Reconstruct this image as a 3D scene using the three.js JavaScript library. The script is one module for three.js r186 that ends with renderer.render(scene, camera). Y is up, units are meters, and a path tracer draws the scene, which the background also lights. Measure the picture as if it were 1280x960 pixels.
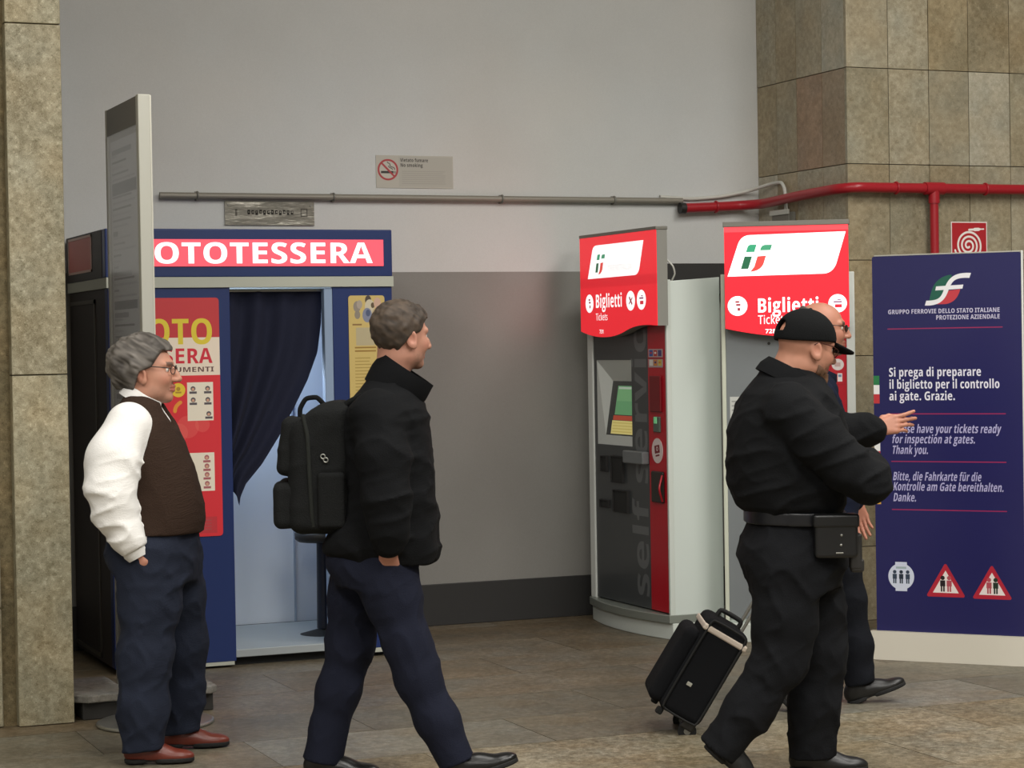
import * as THREE from 'three';
import { RoundedBoxGeometry } from 'three/addons/geometries/RoundedBoxGeometry.js';
import { mergeGeometries } from 'three/addons/utils/BufferGeometryUtils.js';
import { RectAreaLightUniformsLib } from 'three/addons/lights/RectAreaLightUniformsLib.js';

// ------------------------------------------------------------------ camera, exposure, hall lights
const scene = new THREE.Scene();
scene.background = new THREE.Color(0x000000);
const renderer = new THREE.WebGLRenderer({ antialias: true });
renderer.toneMapping = THREE.LinearToneMapping;
renderer.toneMappingExposure = 1.3;
renderer.shadowMap.enabled = true;
RectAreaLightUniformsLib.init();

const camera = new THREE.PerspectiveCamera(2 * Math.atan(480 / 2700) * 180 / Math.PI, 1280 / 960, 0.1, 60);
camera.rotation.order = 'YXZ';
camera.position.set(0, 1.6, 0);
camera.rotation.set(-Math.atan(50 / 2700), -22.5 * Math.PI / 180, -0.017);
scene.add(camera);

const CEIL = 5.4, WALL_Z = -11.55;
// ceiling luminaires of the hall: [x, z, width along x, width along z, brightness]
const LAMPS = [[6.6, -6.6, 1.5, 2.4, 9], [2.6, -6.4, 1.5, 2.4, 4.5], [5.6, -2.8, 1.5, 2.4, 16], [2.6, -2.6, 1.5, 2.4, 11], [-1.2, -5.0, 1.5, 2.4, 10], [-1.2, 0.6, 1.5, 2.4, 11], [3.6, 1.2, 1.5, 2.4, 13]];
const LAMP_COLOR = new THREE.Color(1.0, 0.975, 0.925);

// ------------------------------------------------------------------ helpers
const used = new Map();
function numbered(name) {
  const n = used.get(name) || 0; used.set(name, n + 1);
  return n ? name + '_' + String(n).padStart(3, '0') : name;
}
function tag(o, label, category, group, kind) {
  o.name = numbered(o.name);
  if (label) o.userData.label = label;
  if (category) o.userData.category = category;
  if (group) o.userData.group = group;
  if (kind) o.userData.kind = kind;
  scene.add(o);
  return o;
}
function thing(name, label, category, pos = [0, 0, 0], turn = 0, group) {
  const g = new THREE.Group(); g.name = name; g.position.set(...pos); g.rotation.y = turn;
  return tag(g, label, category, group);
}
function structure(name, label, category, pos = [0, 0, 0]) {
  const g = new THREE.Group(); g.name = name; g.position.set(...pos);
  return tag(g, label, category, null, 'structure');
}
function mesh(name, geo, m, parent, label) {
  const o = new THREE.Mesh(Array.isArray(geo) ? join(geo) : geo, m);
  o.name = name; o.castShadow = o.receiveShadow = true;
  if (label) o.userData.label = label;
  if (parent) parent.add(o);
  return o;
}
function join(list) {
  return mergeGeometries(list.map((g) => { const n = g.index ? g.toNonIndexed() : g.clone(); for (const k of Object.keys(n.attributes)) if (!['position', 'normal', 'uv'].includes(k)) n.deleteAttribute(k); return n; }), false);
}
function box(w, h, d, x = 0, y = 0, z = 0, r = 0) {
  const g = r ? new RoundedBoxGeometry(w, h, d, 2, r) : new THREE.BoxGeometry(w, h, d);
  g.translate(x, y, z); return g;
}
const span = (x0, x1, y0, y1, z0, z1, r = 0) => box(x1 - x0, y1 - y0, z1 - z0, (x0 + x1) / 2, (y0 + y1) / 2, (z0 + z1) / 2, r);
function cyl(r0, r1, h, x, y, z, seg = 24) { const g = new THREE.CylinderGeometry(r0, r1, h, seg); g.translate(x, y, z); return g; }
function tube(pts, r, seg = 40, rad = 10, closed = false) {
  return new THREE.TubeGeometry(new THREE.CatmullRomCurve3(pts.map((p) => new THREE.Vector3(...p)), closed, 'catmullrom', 0.3), seg, r, rad, closed);
}
function rod(a, b, r, seg = 16) {
  const A = new THREE.Vector3(...a), B = new THREE.Vector3(...b), d = B.clone().sub(A);
  const g = new THREE.CylinderGeometry(r, r, d.length(), seg);
  g.applyQuaternion(new THREE.Quaternion().setFromUnitVectors(new THREE.Vector3(0, 1, 0), d.normalize()));
  g.translate((a[0] + b[0]) / 2, (a[1] + b[1]) / 2, (a[2] + b[2]) / 2); return g;
}
// metric uv by the dominant normal direction
function metricUV(g, ox = 0, oy = 0, s = 1) {
  const n = g.index ? g.toNonIndexed() : g, p = n.attributes.position, nn = n.attributes.normal, uv = new Float32Array(p.count * 2);
  for (let i = 0; i < p.count; i++) {
    const ax = Math.abs(nn.getX(i)), ay = Math.abs(nn.getY(i)), az = Math.abs(nn.getZ(i));
    let u, v;
    if (ay >= ax && ay >= az) { u = p.getX(i); v = p.getZ(i); } else if (ax >= az) { u = p.getZ(i); v = p.getY(i); } else { u = p.getX(i); v = p.getY(i); }
    uv[2 * i] = u * s + ox; uv[2 * i + 1] = v * s + oy;
  }
  n.setAttribute('uv', new THREE.BufferAttribute(uv, 2)); return n;
}
// a flat plate with a printed face: outline shape extruded by t, uv spans the outline's bounds
function plate(shape, t, bevel = 0) {
  const g = new THREE.ExtrudeGeometry(shape, { depth: t, bevelEnabled: bevel > 0, bevelThickness: bevel, bevelSize: bevel, bevelSegments: 1, curveSegments: 24 });
  g.computeBoundingBox(); const b = g.boundingBox, p = g.attributes.position, uv = g.attributes.uv;
  for (let i = 0; i < p.count; i++) uv.setXY(i, (p.getX(i) - b.min.x) / (b.max.x - b.min.x), (p.getY(i) - b.min.y) / (b.max.y - b.min.y));
  return g;
}
function rectShape(x0, x1, y0, y1, r = 0) {
  const s = new THREE.Shape();
  if (!r) { s.moveTo(x0, y0); s.lineTo(x1, y0); s.lineTo(x1, y1); s.lineTo(x0, y1); s.closePath(); return s; }
  s.moveTo(x0 + r, y0); s.lineTo(x1 - r, y0); s.quadraticCurveTo(x1, y0, x1, y0 + r); s.lineTo(x1, y1 - r); s.quadraticCurveTo(x1, y1, x1 - r, y1);
  s.lineTo(x0 + r, y1); s.quadraticCurveTo(x0, y1, x0, y1 - r); s.lineTo(x0, y0 + r); s.quadraticCurveTo(x0, y0, x0 + r, y0); return s;
}
const rectPlate = (x0, x1, y0, y1, z, t, r = 0) => { const g = plate(rectShape(x0, x1, y0, y1, r), t); g.translate(0, 0, z); return g; };

// ------------------------------------------------------------------ noise and textures
const hash = (x, y, z = 0) => { let h = Math.imul(x | 0, 374761393) ^ Math.imul(y | 0, 668265263) ^ Math.imul(z | 0, 2147483647 ^ 0x3c6ef372); h = Math.imul(h ^ (h >>> 13), 1274126177); h ^= h >>> 16; h = Math.imul(h, 0x85ebca6b); return ((h ^ (h >>> 15)) >>> 0) / 4294967296; };
const fade = (t) => t * t * (3 - 2 * t), mix = (a, b, t) => a + (b - a) * t, clamp = (x, a = 0, b = 1) => (x < a ? a : x > b ? b : x);
function tnoise(x, y, per, seed) {
  const xi = Math.floor(x), yi = Math.floor(y), fx = fade(x - xi), fy = fade(y - yi), w = (i) => ((i % per) + per) % per;
  return mix(mix(hash(w(xi), w(yi), seed), hash(w(xi + 1), w(yi), seed), fx), mix(hash(w(xi), w(yi + 1), seed), hash(w(xi + 1), w(yi + 1), seed), fx), fy);
}
function noise3(x, y, z, seed = 7) {
  const xi = Math.floor(x), yi = Math.floor(y), zi = Math.floor(z), fx = fade(x - xi), fy = fade(y - yi), fz = fade(z - zi);
  const h = (i, j, k) => hash(xi + i, (yi + j) * 31 + seed, zi + k);
  return mix(mix(mix(h(0, 0, 0), h(1, 0, 0), fx), mix(h(0, 1, 0), h(1, 1, 0), fx), fy), mix(mix(h(0, 0, 1), h(1, 0, 1), fx), mix(h(0, 1, 1), h(1, 1, 1), fx), fy), fz) * 2 - 1;
}
function dataTex(n, fn, srgb = true) {
  const d = new Uint8Array(n * n * 4);
  for (let y = 0; y < n; y++) for (let x = 0; x < n; x++) { const c = fn(x / n, y / n, x, y), i = (y * n + x) * 4; d[i] = clamp(c[0], 0, 255); d[i + 1] = clamp(c[1], 0, 255); d[i + 2] = clamp(c[2], 0, 255); d[i + 3] = 255; }
  const t = new THREE.DataTexture(d, n, n); t.wrapS = t.wrapT = THREE.RepeatWrapping; t.magFilter = THREE.LinearFilter; t.minFilter = THREE.LinearMipmapLinearFilter; t.generateMipmaps = true;
  if (srgb) t.colorSpace = THREE.SRGBColorSpace; t.needsUpdate = true; return t;
}
const fbm = (u, v, base, oct, seed) => { let s = 0, a = 0.5, f = base; for (let i = 0; i < oct; i++) { s += a * tnoise(u * f, v * f, f, seed + i); a *= 0.5; f *= 2; } return s / (1 - Math.pow(0.5, oct)); };
function graniteTex(seed, base, patch, grain, speck = 0.03) {
  return dataTex(512, (u, v, x, y) => {
    const c = (fbm(u, v, 4, 4, seed) - 0.5) * patch, m = (fbm(u, v, 48, 2, seed + 9) - 0.5) * grain * 1.4, g = (hash(x, y, seed) - 0.5) * grain, w = (fbm(u, v, 6, 3, seed + 21) - 0.5) * 18;
    const dark = fbm(u, v, 128, 2, seed + 33) < 0.24 + speck ? -grain * 0.55 : 0, lite = fbm(u, v, 96, 2, seed + 41) > 0.76 ? grain * 0.5 : 0;
    const k = c + m + g + dark + lite; return [base[0] + k + w * 0.6, base[1] + k, base[2] + k - w * 0.6];
  });
}
const bumpTex = (seed, f0, oct, gamma = 1) => dataTex(256, (u, v) => { const k = 255 * Math.pow(fbm(u, v, f0, oct, seed), gamma); return [k, k, k]; }, false);
function canvasTex(w, h, draw) {
  const c = document.createElement('canvas'); c.width = w; c.height = h; const g = c.getContext('2d'); draw(g, w, h);
  const t = new THREE.CanvasTexture(c); t.colorSpace = THREE.SRGBColorSpace; t.anisotropy = 8; return t;
}
const rep = (t, x, y = x) => { const c = t.clone(); c.wrapS = c.wrapT = THREE.RepeatWrapping; c.repeat.set(x, y); c.needsUpdate = true; return c; };
const std = (o) => new THREE.MeshStandardMaterial(o);
const phys = (o) => new THREE.MeshPhysicalMaterial(o);
function text(g, s, x, y, w, px, font = 'bold', fam = 'sans-serif') { g.font = font + ' ' + px + 'px ' + fam; const m = g.measureText(s).width; g.save(); g.translate(x, y); if (w) g.scale(w / m, 1); g.fillText(s, 0, 0); g.restore(); }

const bumpFine = bumpTex(3, 16, 4), bumpSoft = bumpTex(5, 4, 5), weave = bumpTex(11, 64, 2);
const M = {
  plaster: std({ color: 0xffffff, map: dataTex(512, (u, v, x, y) => { const k = (fbm(u, v, 3, 5, 61) - 0.5) * 16 + (hash(x, y, 3) - 0.5) * 5, t = (fbm(u, v, 2, 3, 71) - 0.5) * 8; return [202 + k + t, 202 + k, 199 + k - t]; }), roughness: 0.85, bumpMap: bumpFine, bumpScale: 0.0012 }),
  dado: std({ map: dataTex(512, (u, v, x, y) => { const k = (fbm(u, v, 3, 5, 81) - 0.5) * 16 + (hash(x, y, 9) - 0.5) * 4; return [138 + k, 136 + k, 131 + k]; }), roughness: 0.3, bumpMap: bumpFine, bumpScale: 0.0008 }),
  black: std({ color: 0x242220, roughness: 0.5 }), charcoal: std({ color: 0x2b2a29, roughness: 0.6 }),
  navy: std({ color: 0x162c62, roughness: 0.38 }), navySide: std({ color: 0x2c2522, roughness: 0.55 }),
  band: std({ color: 0xb3b5a8, roughness: 0.5 }), white: std({ color: 0xdfe2dc, roughness: 0.45 }), offwhite: std({ color: 0xcfd5ce, roughness: 0.4 }),
  steel: std({ color: 0xa8a8a2, roughness: 0.35, metalness: 0.85 }), alu: std({ color: 0xb9b8ad, roughness: 0.42, metalness: 0.35 }), dullmetal: std({ color: 0x84827a, roughness: 0.5, metalness: 0.5 }),
  conduit: std({ color: 0x8b867b, roughness: 0.5, metalness: 0.25 }), redpipe: std({ color: 0xa51d28, roughness: 0.35 }), red: std({ color: 0xc01426, roughness: 0.35 }),
  cable: std({ color: 0xc9c8c0, roughness: 0.5 }), rubber: std({ color: 0x151515, roughness: 0.8 }), grey: std({ color: 0x7e8385, roughness: 0.4 }),
};

// ------------------------------------------------------------------ the hall: floor, walls, ceiling
{
  const fl = structure('floor', 'speckled brown granite slab floor of the station hall', 'floor');
  const base = std({ map: graniteTex(101, [104, 96, 82], 16, 26), roughness: 0.5 });
  mesh('floor_bed', metricUV(span(-5.2, 13.2, -0.25, -0.004, -11.75, 6.2)), base, fl);
  const gA = graniteTex(111, [130, 120, 98], 34, 44, 0.02), gB = graniteTex(121, [122, 116, 101], 26, 28, 0.0), gC = graniteTex(131, [108, 99, 83], 26, 30, 0.01);
  const bm = { bumpMap: bumpFine, bumpScale: 0.0005 };
  const mats = [
    [std({ map: gA, roughness: 0.5, ...bm }), std({ map: gA, color: 0xf0ece4, roughness: 0.46, ...bm })],
    [std({ map: gB, roughness: 0.4, ...bm }), std({ map: gB, color: 0xeae6de, roughness: 0.44, ...bm }), std({ map: gB, color: 0xdcd9d4, roughness: 0.42, ...bm })],
    [std({ map: gC, roughness: 0.4, ...bm }), std({ map: gC, color: 0xe4ddd2, roughness: 0.44, ...bm }), std({ map: gC, color: 0xf6efe4, roughness: 0.44, ...bm })],
  ];
  const zs = [-6.24, -6.81, -7.38, -7.95, -8.52, -9.09, -9.66, -10.23, -10.8, -11.37, -11.55];
  for (let j = 0; j + 1 < zs.length; j++) for (let i = 0; i < 8; i++) {
    const x0 = 0.61 + i * 1.14 - (j % 2) * 0.57, x1 = x0 + 1.14, set = j < 3 ? mats[0] : j < 5 ? mats[1] : mats[2], r = hash(i, j, 77);
    const g = span(x0 + 0.0015, x1 - 0.0015, -0.03, 0.0006 * (hash(i, j, 5) - 0.5), zs[j + 1] + 0.0015, zs[j] - 0.0015);
    mesh('stone_slab', metricUV(g, r * 3.7, hash(j, i, 2) * 2.9), set[Math.floor(r * set.length)], fl);
  }
  const wb = structure('wall_back', 'pale grey plaster wall above a darker grey painted dado', 'wall');
  mesh('upper_plaster', metricUV(span(-5.2, 13.2, 2.018, CEIL, WALL_Z - 0.25, WALL_Z), 0, 0, 0.5), M.plaster, wb);
  mesh('painted_dado', metricUV(span(-5.2, 13.2, 0, 2.018, WALL_Z - 0.25, WALL_Z + 0.0015), 0, 0, 0.5), M.dado, wb);
  const bb = structure('baseboard_back', 'tall black skirting board along the grey wall', 'baseboard');
  mesh('skirting', span(-5, 6.4, 0, 0.237, WALL_Z, WALL_Z + 0.018, 0.004), M.charcoal, bb);
  for (const [n, a] of [['wall_left', [-5.25, -5, 0, CEIL, -11.55, 6]], ['wall_right', [13, 13.25, 0, CEIL, -11.55, 6]], ['wall_front', [-5.25, 13.25, 0, CEIL, 6, 6.25]]]) {
    const w = structure(n, 'plain plaster wall of the hall, ' + { wall_left: 'on the left', wall_right: 'on the right', wall_front: 'behind the viewer' }[n], 'wall');
    mesh('plaster', metricUV(span(...a), 0, 0, 0.5), M.plaster, w);
  }
  const ce = structure('ceiling', 'plain pale plaster ceiling of the hall', 'ceiling');
  mesh('plaster', metricUV(span(-5.25, 13.25, CEIL, CEIL + 0.25, -11.8, 6.25), 0, 0, 0.5), M.plaster, ce);
}
LAMPS.forEach(([x, z, w, d, I], i) => {
  const t = thing('ceiling_light', 'long white ceiling light panel of the hall, out of the picture overhead', 'ceiling light', [x, CEIL, z], 0, 'hall ceiling lights');
  mesh('housing', span(-w / 2 - 0.04, w / 2 + 0.04, -0.08, 0, -d / 2 - 0.04, d / 2 + 0.04), M.white, t);
  mesh('diffuser', span(-w / 2, w / 2, -0.09, -0.081, -d / 2, d / 2), std({ color: 0xeeeeee, emissive: LAMP_COLOR, emissiveIntensity: 1.2 }), t);
  const l = new THREE.RectAreaLight(LAMP_COLOR, I, w, d); l.position.set(0, -0.1, 0); l.rotation.x = -Math.PI / 2; l.castShadow = true; t.add(l);
});

// ------------------------------------------------------------------ stone pier on the left
{
  const st = [graniteTex(201, [154, 145, 118], 30, 36, 0.0), graniteTex(211, [148, 139, 113], 34, 38, 0.01)];
  const pier = structure('pillar_left', 'stone clad pier at the left edge beside the blue photo booth', 'pillar');
  const m = st.map((map) => std({ map, roughness: 0.6, bumpMap: bumpFine, bumpScale: 0.002 }));
  mesh('core', metricUV(span(0.62, 1.755, 0, CEIL, -10.1, -9.36)), std({ map: st[1], color: 0xc9bda6, roughness: 0.75 }), pier);
  const ys = [0, 1.502, 3.0, 4.5, CEIL];
  for (let k = 0; k < 4; k++) {
    mesh('stone_block', metricUV(box(0.236, ys[k + 1] - ys[k] - 0.004, 0.22, 1.669, (ys[k] + ys[k + 1]) / 2, -9.41, 0.004), k * 0.37, k * 0.61), m[k % 2], pier);
  }
  const y2 = [0, 0.51, 1.01, 1.502, 2.25, 3.0, 3.75, 4.5, CEIL];
  for (let k = 0; k + 1 < y2.length; k++) mesh('stone_block', metricUV(box(0.55, y2[k + 1] - y2[k] - 0.005, 0.2, 1.215, (y2[k] + y2[k + 1]) / 2, -9.42, 0.008), 0.3 + k * 0.37, k * 0.21), m[(k + 1) % 2], pier);
}
// ------------------------------------------------------------------ column clad in stone slabs on the right
{
  const XC = 6.423, ZC = -10.517;
  const col = structure('pillar_right', 'broad column clad in grey brown marble slabs behind the blue banner', 'pillar');
  mesh('core', span(XC + 0.025, 8.6, 0, CEIL, WALL_Z, ZC - 0.025), M.charcoal, col);
  const tx = [graniteTex(301, [166, 156, 132], 36, 24, 0.0), graniteTex(311, [158, 149, 126], 40, 26, 0.0), graniteTex(321, [172, 165, 145], 32, 22, 0.0)];
  const tint = [0xffffff, 0xf2ece2, 0xe9e5dd, 0xf6eee0, 0xefefec];
  const mats = []; for (const map of tx) for (const c of tint) mats.push(std({ map, color: c, roughness: 0.36, bumpMap: bumpSoft, bumpScale: 0.001 }));
  const pink = [0xf0d6cd, 0xf0e0d9].map((color) => std({ map: tx[0], color, roughness: 0.4, bumpMap: bumpSoft, bumpScale: 0.001 })); // slabs with a reddish tinge beside the red pipe
  const ys = [0, 0.42, 0.96, 1.5, 2.04, 2.583, 3.125, 3.665, 4.2, 4.75, CEIL];
  const xs = [XC, 6.697, 6.967, 7.237, 7.52, 7.79, 8.06, 8.33, 8.6], zz = [WALL_Z, -11.314, -11.078, -10.787, ZC];
  for (let j = 0; j + 1 < ys.length; j++) {
    for (let i = 0; i + 1 < xs.length; i++) {
      const pr = (hash(i, j, 8) - 0.5) * 0.003;
      mesh('stone_slab', metricUV(span(xs[i] + (i ? 0.002 : 0.0), xs[i + 1] - 0.002, ys[j] + 0.002, ys[j + 1] - 0.002, ZC - 0.025, ZC + pr, 0.0015), hash(i, j, 1) * 5, hash(i, j, 2) * 5), mats[Math.floor(hash(i, j, 3) * mats.length)], col);
    }
    for (let i = 0; i + 1 < zz.length; i++) {
      const pr = (hash(i, j, 18) - 0.5) * 0.003;
      mesh('stone_slab', metricUV(span(XC + pr, XC + 0.025, ys[j] + 0.002, ys[j + 1] - 0.002, zz[i] + 0.002, zz[i + 1] - (i === 3 ? 0.027 : 0.002), 0.0015), hash(i, j, 11) * 5, hash(i, j, 12) * 5), j === 5 && i > 1 ? pink[i - 2] : mats[Math.floor(hash(i, j, 13) * mats.length)], col);
    }
  }
}

// ------------------------------------------------------------------ pipes, cables and signs on the walls
{
  const t = thing('wall_conduit', 'thin grey metal conduit clamped along the pale wall', 'conduit', [2.73, 2.435, WALL_Z]);
  mesh('pipe', rod([0, 0, 0.03], [3.16, 0, 0.03], 0.018), M.conduit, t);
  for (const x of [2.938, 3.714, 4.729, 5.442]) {
    const c = new THREE.TorusGeometry(0.021, 0.006, 8, 20); c.rotateY(Math.PI / 2); c.translate(x - 2.73, 0, 0.03);
    mesh('clamp', [c, box(0.018, 0.05, 0.012, x - 2.73, 0, 0.006)], M.dullmetal, t);
  }
}
{
  const XC = 6.423, ZC = -10.517, y = 2.42, o = 0.06;
  const t = thing('fire_main_pipe', 'red painted fire water pipe bending round the stone column', 'pipe', [5.88, y, WALL_Z]);
  const P = (x, yy, z) => [x - 5.88, yy - y, z - WALL_Z];
  mesh('pipe', tube([P(5.87, 2.39, WALL_Z + o), P(6.1, 2.40, WALL_Z + o), P(6.27, 2.41, WALL_Z + o), P(XC - o, 2.415, WALL_Z + 0.18), P(XC - o, 2.43, -11.0), P(XC - o, 2.44, ZC - 0.05), P(XC + 0.02, 2.445, ZC + o), P(6.7, 2.445, ZC + o), P(8.5, 2.445, ZC + o)], 0.029, 140, 16), M.redpipe, t);
  mesh('branch_pipe', [rod(P(6.953, 2.44, ZC + o), P(6.953, 0.35, ZC + o), 0.025)], M.redpipe, t);
  mesh('tee_fitting', [rod(P(6.89, 2.445, ZC + o), P(7.016, 2.445, ZC + o), 0.036), rod(P(6.953, 2.445, ZC + o), P(6.953, 2.36, ZC + o), 0.032)], M.redpipe, t);
  const cap = new THREE.CylinderGeometry(0.033, 0.033, 0.035, 20); cap.rotateZ(Math.PI / 2); cap.translate(...P(5.875, 2.39, WALL_Z + o));
  mesh('end_cap', cap, M.black, t);
  for (const [x, z, a] of [[6.10, WALL_Z + o, 0], [6.70, ZC + o, 0], [7.3, ZC + o, 0]]) { const c = new THREE.TorusGeometry(0.032, 0.006, 8, 20); c.rotateY(Math.PI / 2); c.translate(...P(x, x < 6.3 ? 2.40 : 2.445, z)); mesh('clamp', [c, box(0.02, 0.012, o, ...P(x, x < 6.3 ? 2.40 : 2.445, z - o / 2))], M.redpipe, t); }
  const k = thing('wall_cable', 'pale grey cable arching over the red pipe at the wall corner', 'cable', [5.9, 2.44, WALL_Z]);
  const Q = (x, yy, z) => [x - 5.9, yy - 2.44, z - WALL_Z];
  mesh('cable', tube([Q(5.75, 2.46, WALL_Z + 0.012), Q(5.95, 2.45, WALL_Z + 0.014), Q(6.15, 2.465, WALL_Z + 0.02), Q(6.33, 2.50, WALL_Z + 0.05), Q(6.40, 2.53, -11.35), Q(6.405, 2.53, -11.24), Q(6.4, 2.49, -11.19), Q(6.4, 2.42, -11.18), Q(6.405, 2.3, -11.18)], 0.011, 70, 8), M.cable, k);
  const b = thing('junction_box', 'small grey junction box under the red pipe on the stone column', 'junction box', [XC - 0.025, 2.28, -11.2]);
  mesh('housing', box(0.05, 0.14, 0.2, 0, 0, 0, 0.006), M.dullmetal, b); mesh('lid', box(0.012, 0.03, 0.22, -0.03, 0.07, 0, 0.003), M.cable, b);
}
{ // fire hose sign: white spiral hose on red
  const t = thing('fire_hose_sign', 'square red sign with white coiled fire hose symbol', 'sign', [7.225, 2.137, -10.515]);
  const map = canvasTex(256, 256, (g, w, h) => {
    g.fillStyle = '#f1e6e2'; g.fillRect(0, 0, w, h); g.fillStyle = '#b4232c'; g.fillRect(6, 6, w - 12, h - 12);
    g.strokeStyle = '#f4efe9'; g.lineWidth = 13; g.lineCap = 'round'; g.beginPath();
    for (let a = 0; a <= Math.PI * 6.6; a += 0.05) { const r = 10 + a * 4.3, x = 122 + r * Math.cos(a + 1.0), y = 142 + r * Math.sin(a + 1.0); a ? g.lineTo(x, y) : g.moveTo(x, y); }
    g.stroke(); g.beginPath(); g.moveTo(128, 48); g.lineTo(205, 44); g.stroke(); g.lineWidth = 20; g.beginPath(); g.moveTo(168, 46); g.lineTo(196, 45); g.stroke(); g.lineWidth = 8; g.beginPath(); g.moveTo(205, 44); g.lineTo(232, 43); g.stroke();
  });
  mesh('panel', rectPlate(-0.123, 0.123, -0.123, 0.123, 0, 0.003), std({ map, roughness: 0.4 }), t);
}
{ // no smoking notice
  const t = thing('no_smoking_sign', 'grey no smoking notice with red crossed ring on the wall', 'sign', [4.208, 2.585, WALL_Z]);
  const map = canvasTex(512, 208, (g, w, h) => {
    g.fillStyle = '#b5b1a6'; g.fillRect(0, 0, w, h); g.fillStyle = '#aeaba1'; g.fillRect(150, 8, 356, 192);
    g.fillStyle = '#bdb9ae'; g.beginPath(); g.arc(78, 92, 62, 0, 7); g.fill();
    g.fillStyle = '#2b2624'; g.fillRect(32, 100, 82, 15); g.fillStyle = '#8a857c'; g.fillRect(116, 100, 14, 15);
    g.strokeStyle = '#5d5852'; g.lineWidth = 6; g.beginPath(); g.moveTo(122, 92); g.bezierCurveTo(124, 66, 92, 82, 92, 62); g.bezierCurveTo(92, 46, 76, 54, 74, 40); g.stroke(); g.beginPath(); g.moveTo(108, 92); g.bezierCurveTo(108, 78, 84, 84, 82, 66); g.stroke();
    g.strokeStyle = '#a8353a'; g.lineWidth = 12; g.beginPath(); g.arc(78, 92, 62, 0, 7); g.stroke(); g.beginPath(); g.moveTo(35, 48); g.lineTo(122, 136); g.stroke();
    g.fillStyle = '#34302c'; text(g, 'Vietato fumare', 160, 40, 186, 30); text(g, 'No smoking', 160, 72, 150, 30);
    g.fillStyle = '#a29f96'; for (let i = 0; i < 7; i++) g.fillRect(170, 98 + i * 13, 300 - hash(i, 4) * 70, 5);
  });
  mesh('panel', rectPlate(-0.232, 0.232, -0.092, 0.092, 0, 0.004), std({ map, roughness: 0.5 }), t);
}
{ // metal plate above the booth
  const t = thing('wall_plaque', 'worn metal plaque with dark lettering above the photo booth', 'sign', [3.35, 2.343, WALL_Z]);
  const map = canvasTex(512, 132, (g, w, h) => {
    g.fillStyle = '#8b877d'; g.fillRect(0, 0, w, h);
    for (let i = 0; i < 900; i++) { g.fillStyle = ['#857f74', '#959084', '#7c776c', '#a09b8f'][Math.floor(hash(i, 1) * 4)]; g.globalAlpha = 0.35; g.fillRect(hash(i, 2) * w, hash(i, 3) * h, 4 + hash(i, 5) * 34, 2 + hash(i, 6) * 5); }
    g.globalAlpha = 1; g.fillStyle = '#5a564e'; g.fillRect(58, 42, 12, 40); g.fillStyle = '#26231f';
    for (let i = 0; i < 12; i++) { g.fillRect(128 + i * 22.5, 46 + (i % 3) * 2, 15, 26 - (i % 2) * 5); }
    g.fillStyle = '#8b877d'; for (let i = 0; i < 12; i++) g.fillRect(133 + i * 22.5, 54, 5 + (i % 2) * 3, 8);
    g.strokeStyle = '#5f5b54'; g.lineWidth = 6; g.strokeRect(436, 40, 34, 42);
  });
  mesh('plate', rectPlate(-0.255, 0.255, -0.065, 0.065, 0, 0.012), std({ map, roughness: 0.28, metalness: 0.6, bumpMap: bumpSoft, bumpScale: 0.003 }), t);
  for (const x of [-0.235, 0.235]) mesh('screw', (() => { const g = new THREE.CylinderGeometry(0.006, 0.006, 0.004, 10); g.rotateX(Math.PI / 2); g.translate(x, 0.045, 0.014); return g; })(), M.dullmetal, t);
}
{ // dark trunking on the wall behind the ticket machines
  const t = thing('cable_trunking', 'black trunking box on the wall behind the ticket machines', 'trunking', [6.05, 1.97, WALL_Z]);
  mesh('housing', span(-0.33, 0.36, -0.1, 0.09, 0.0015, 0.12, 0.006), M.black, t); mesh('lid', span(-0.33, 0.36, -0.09, 0.08, 0.1205, 0.128, 0.002), M.charcoal, t);
}

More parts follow.
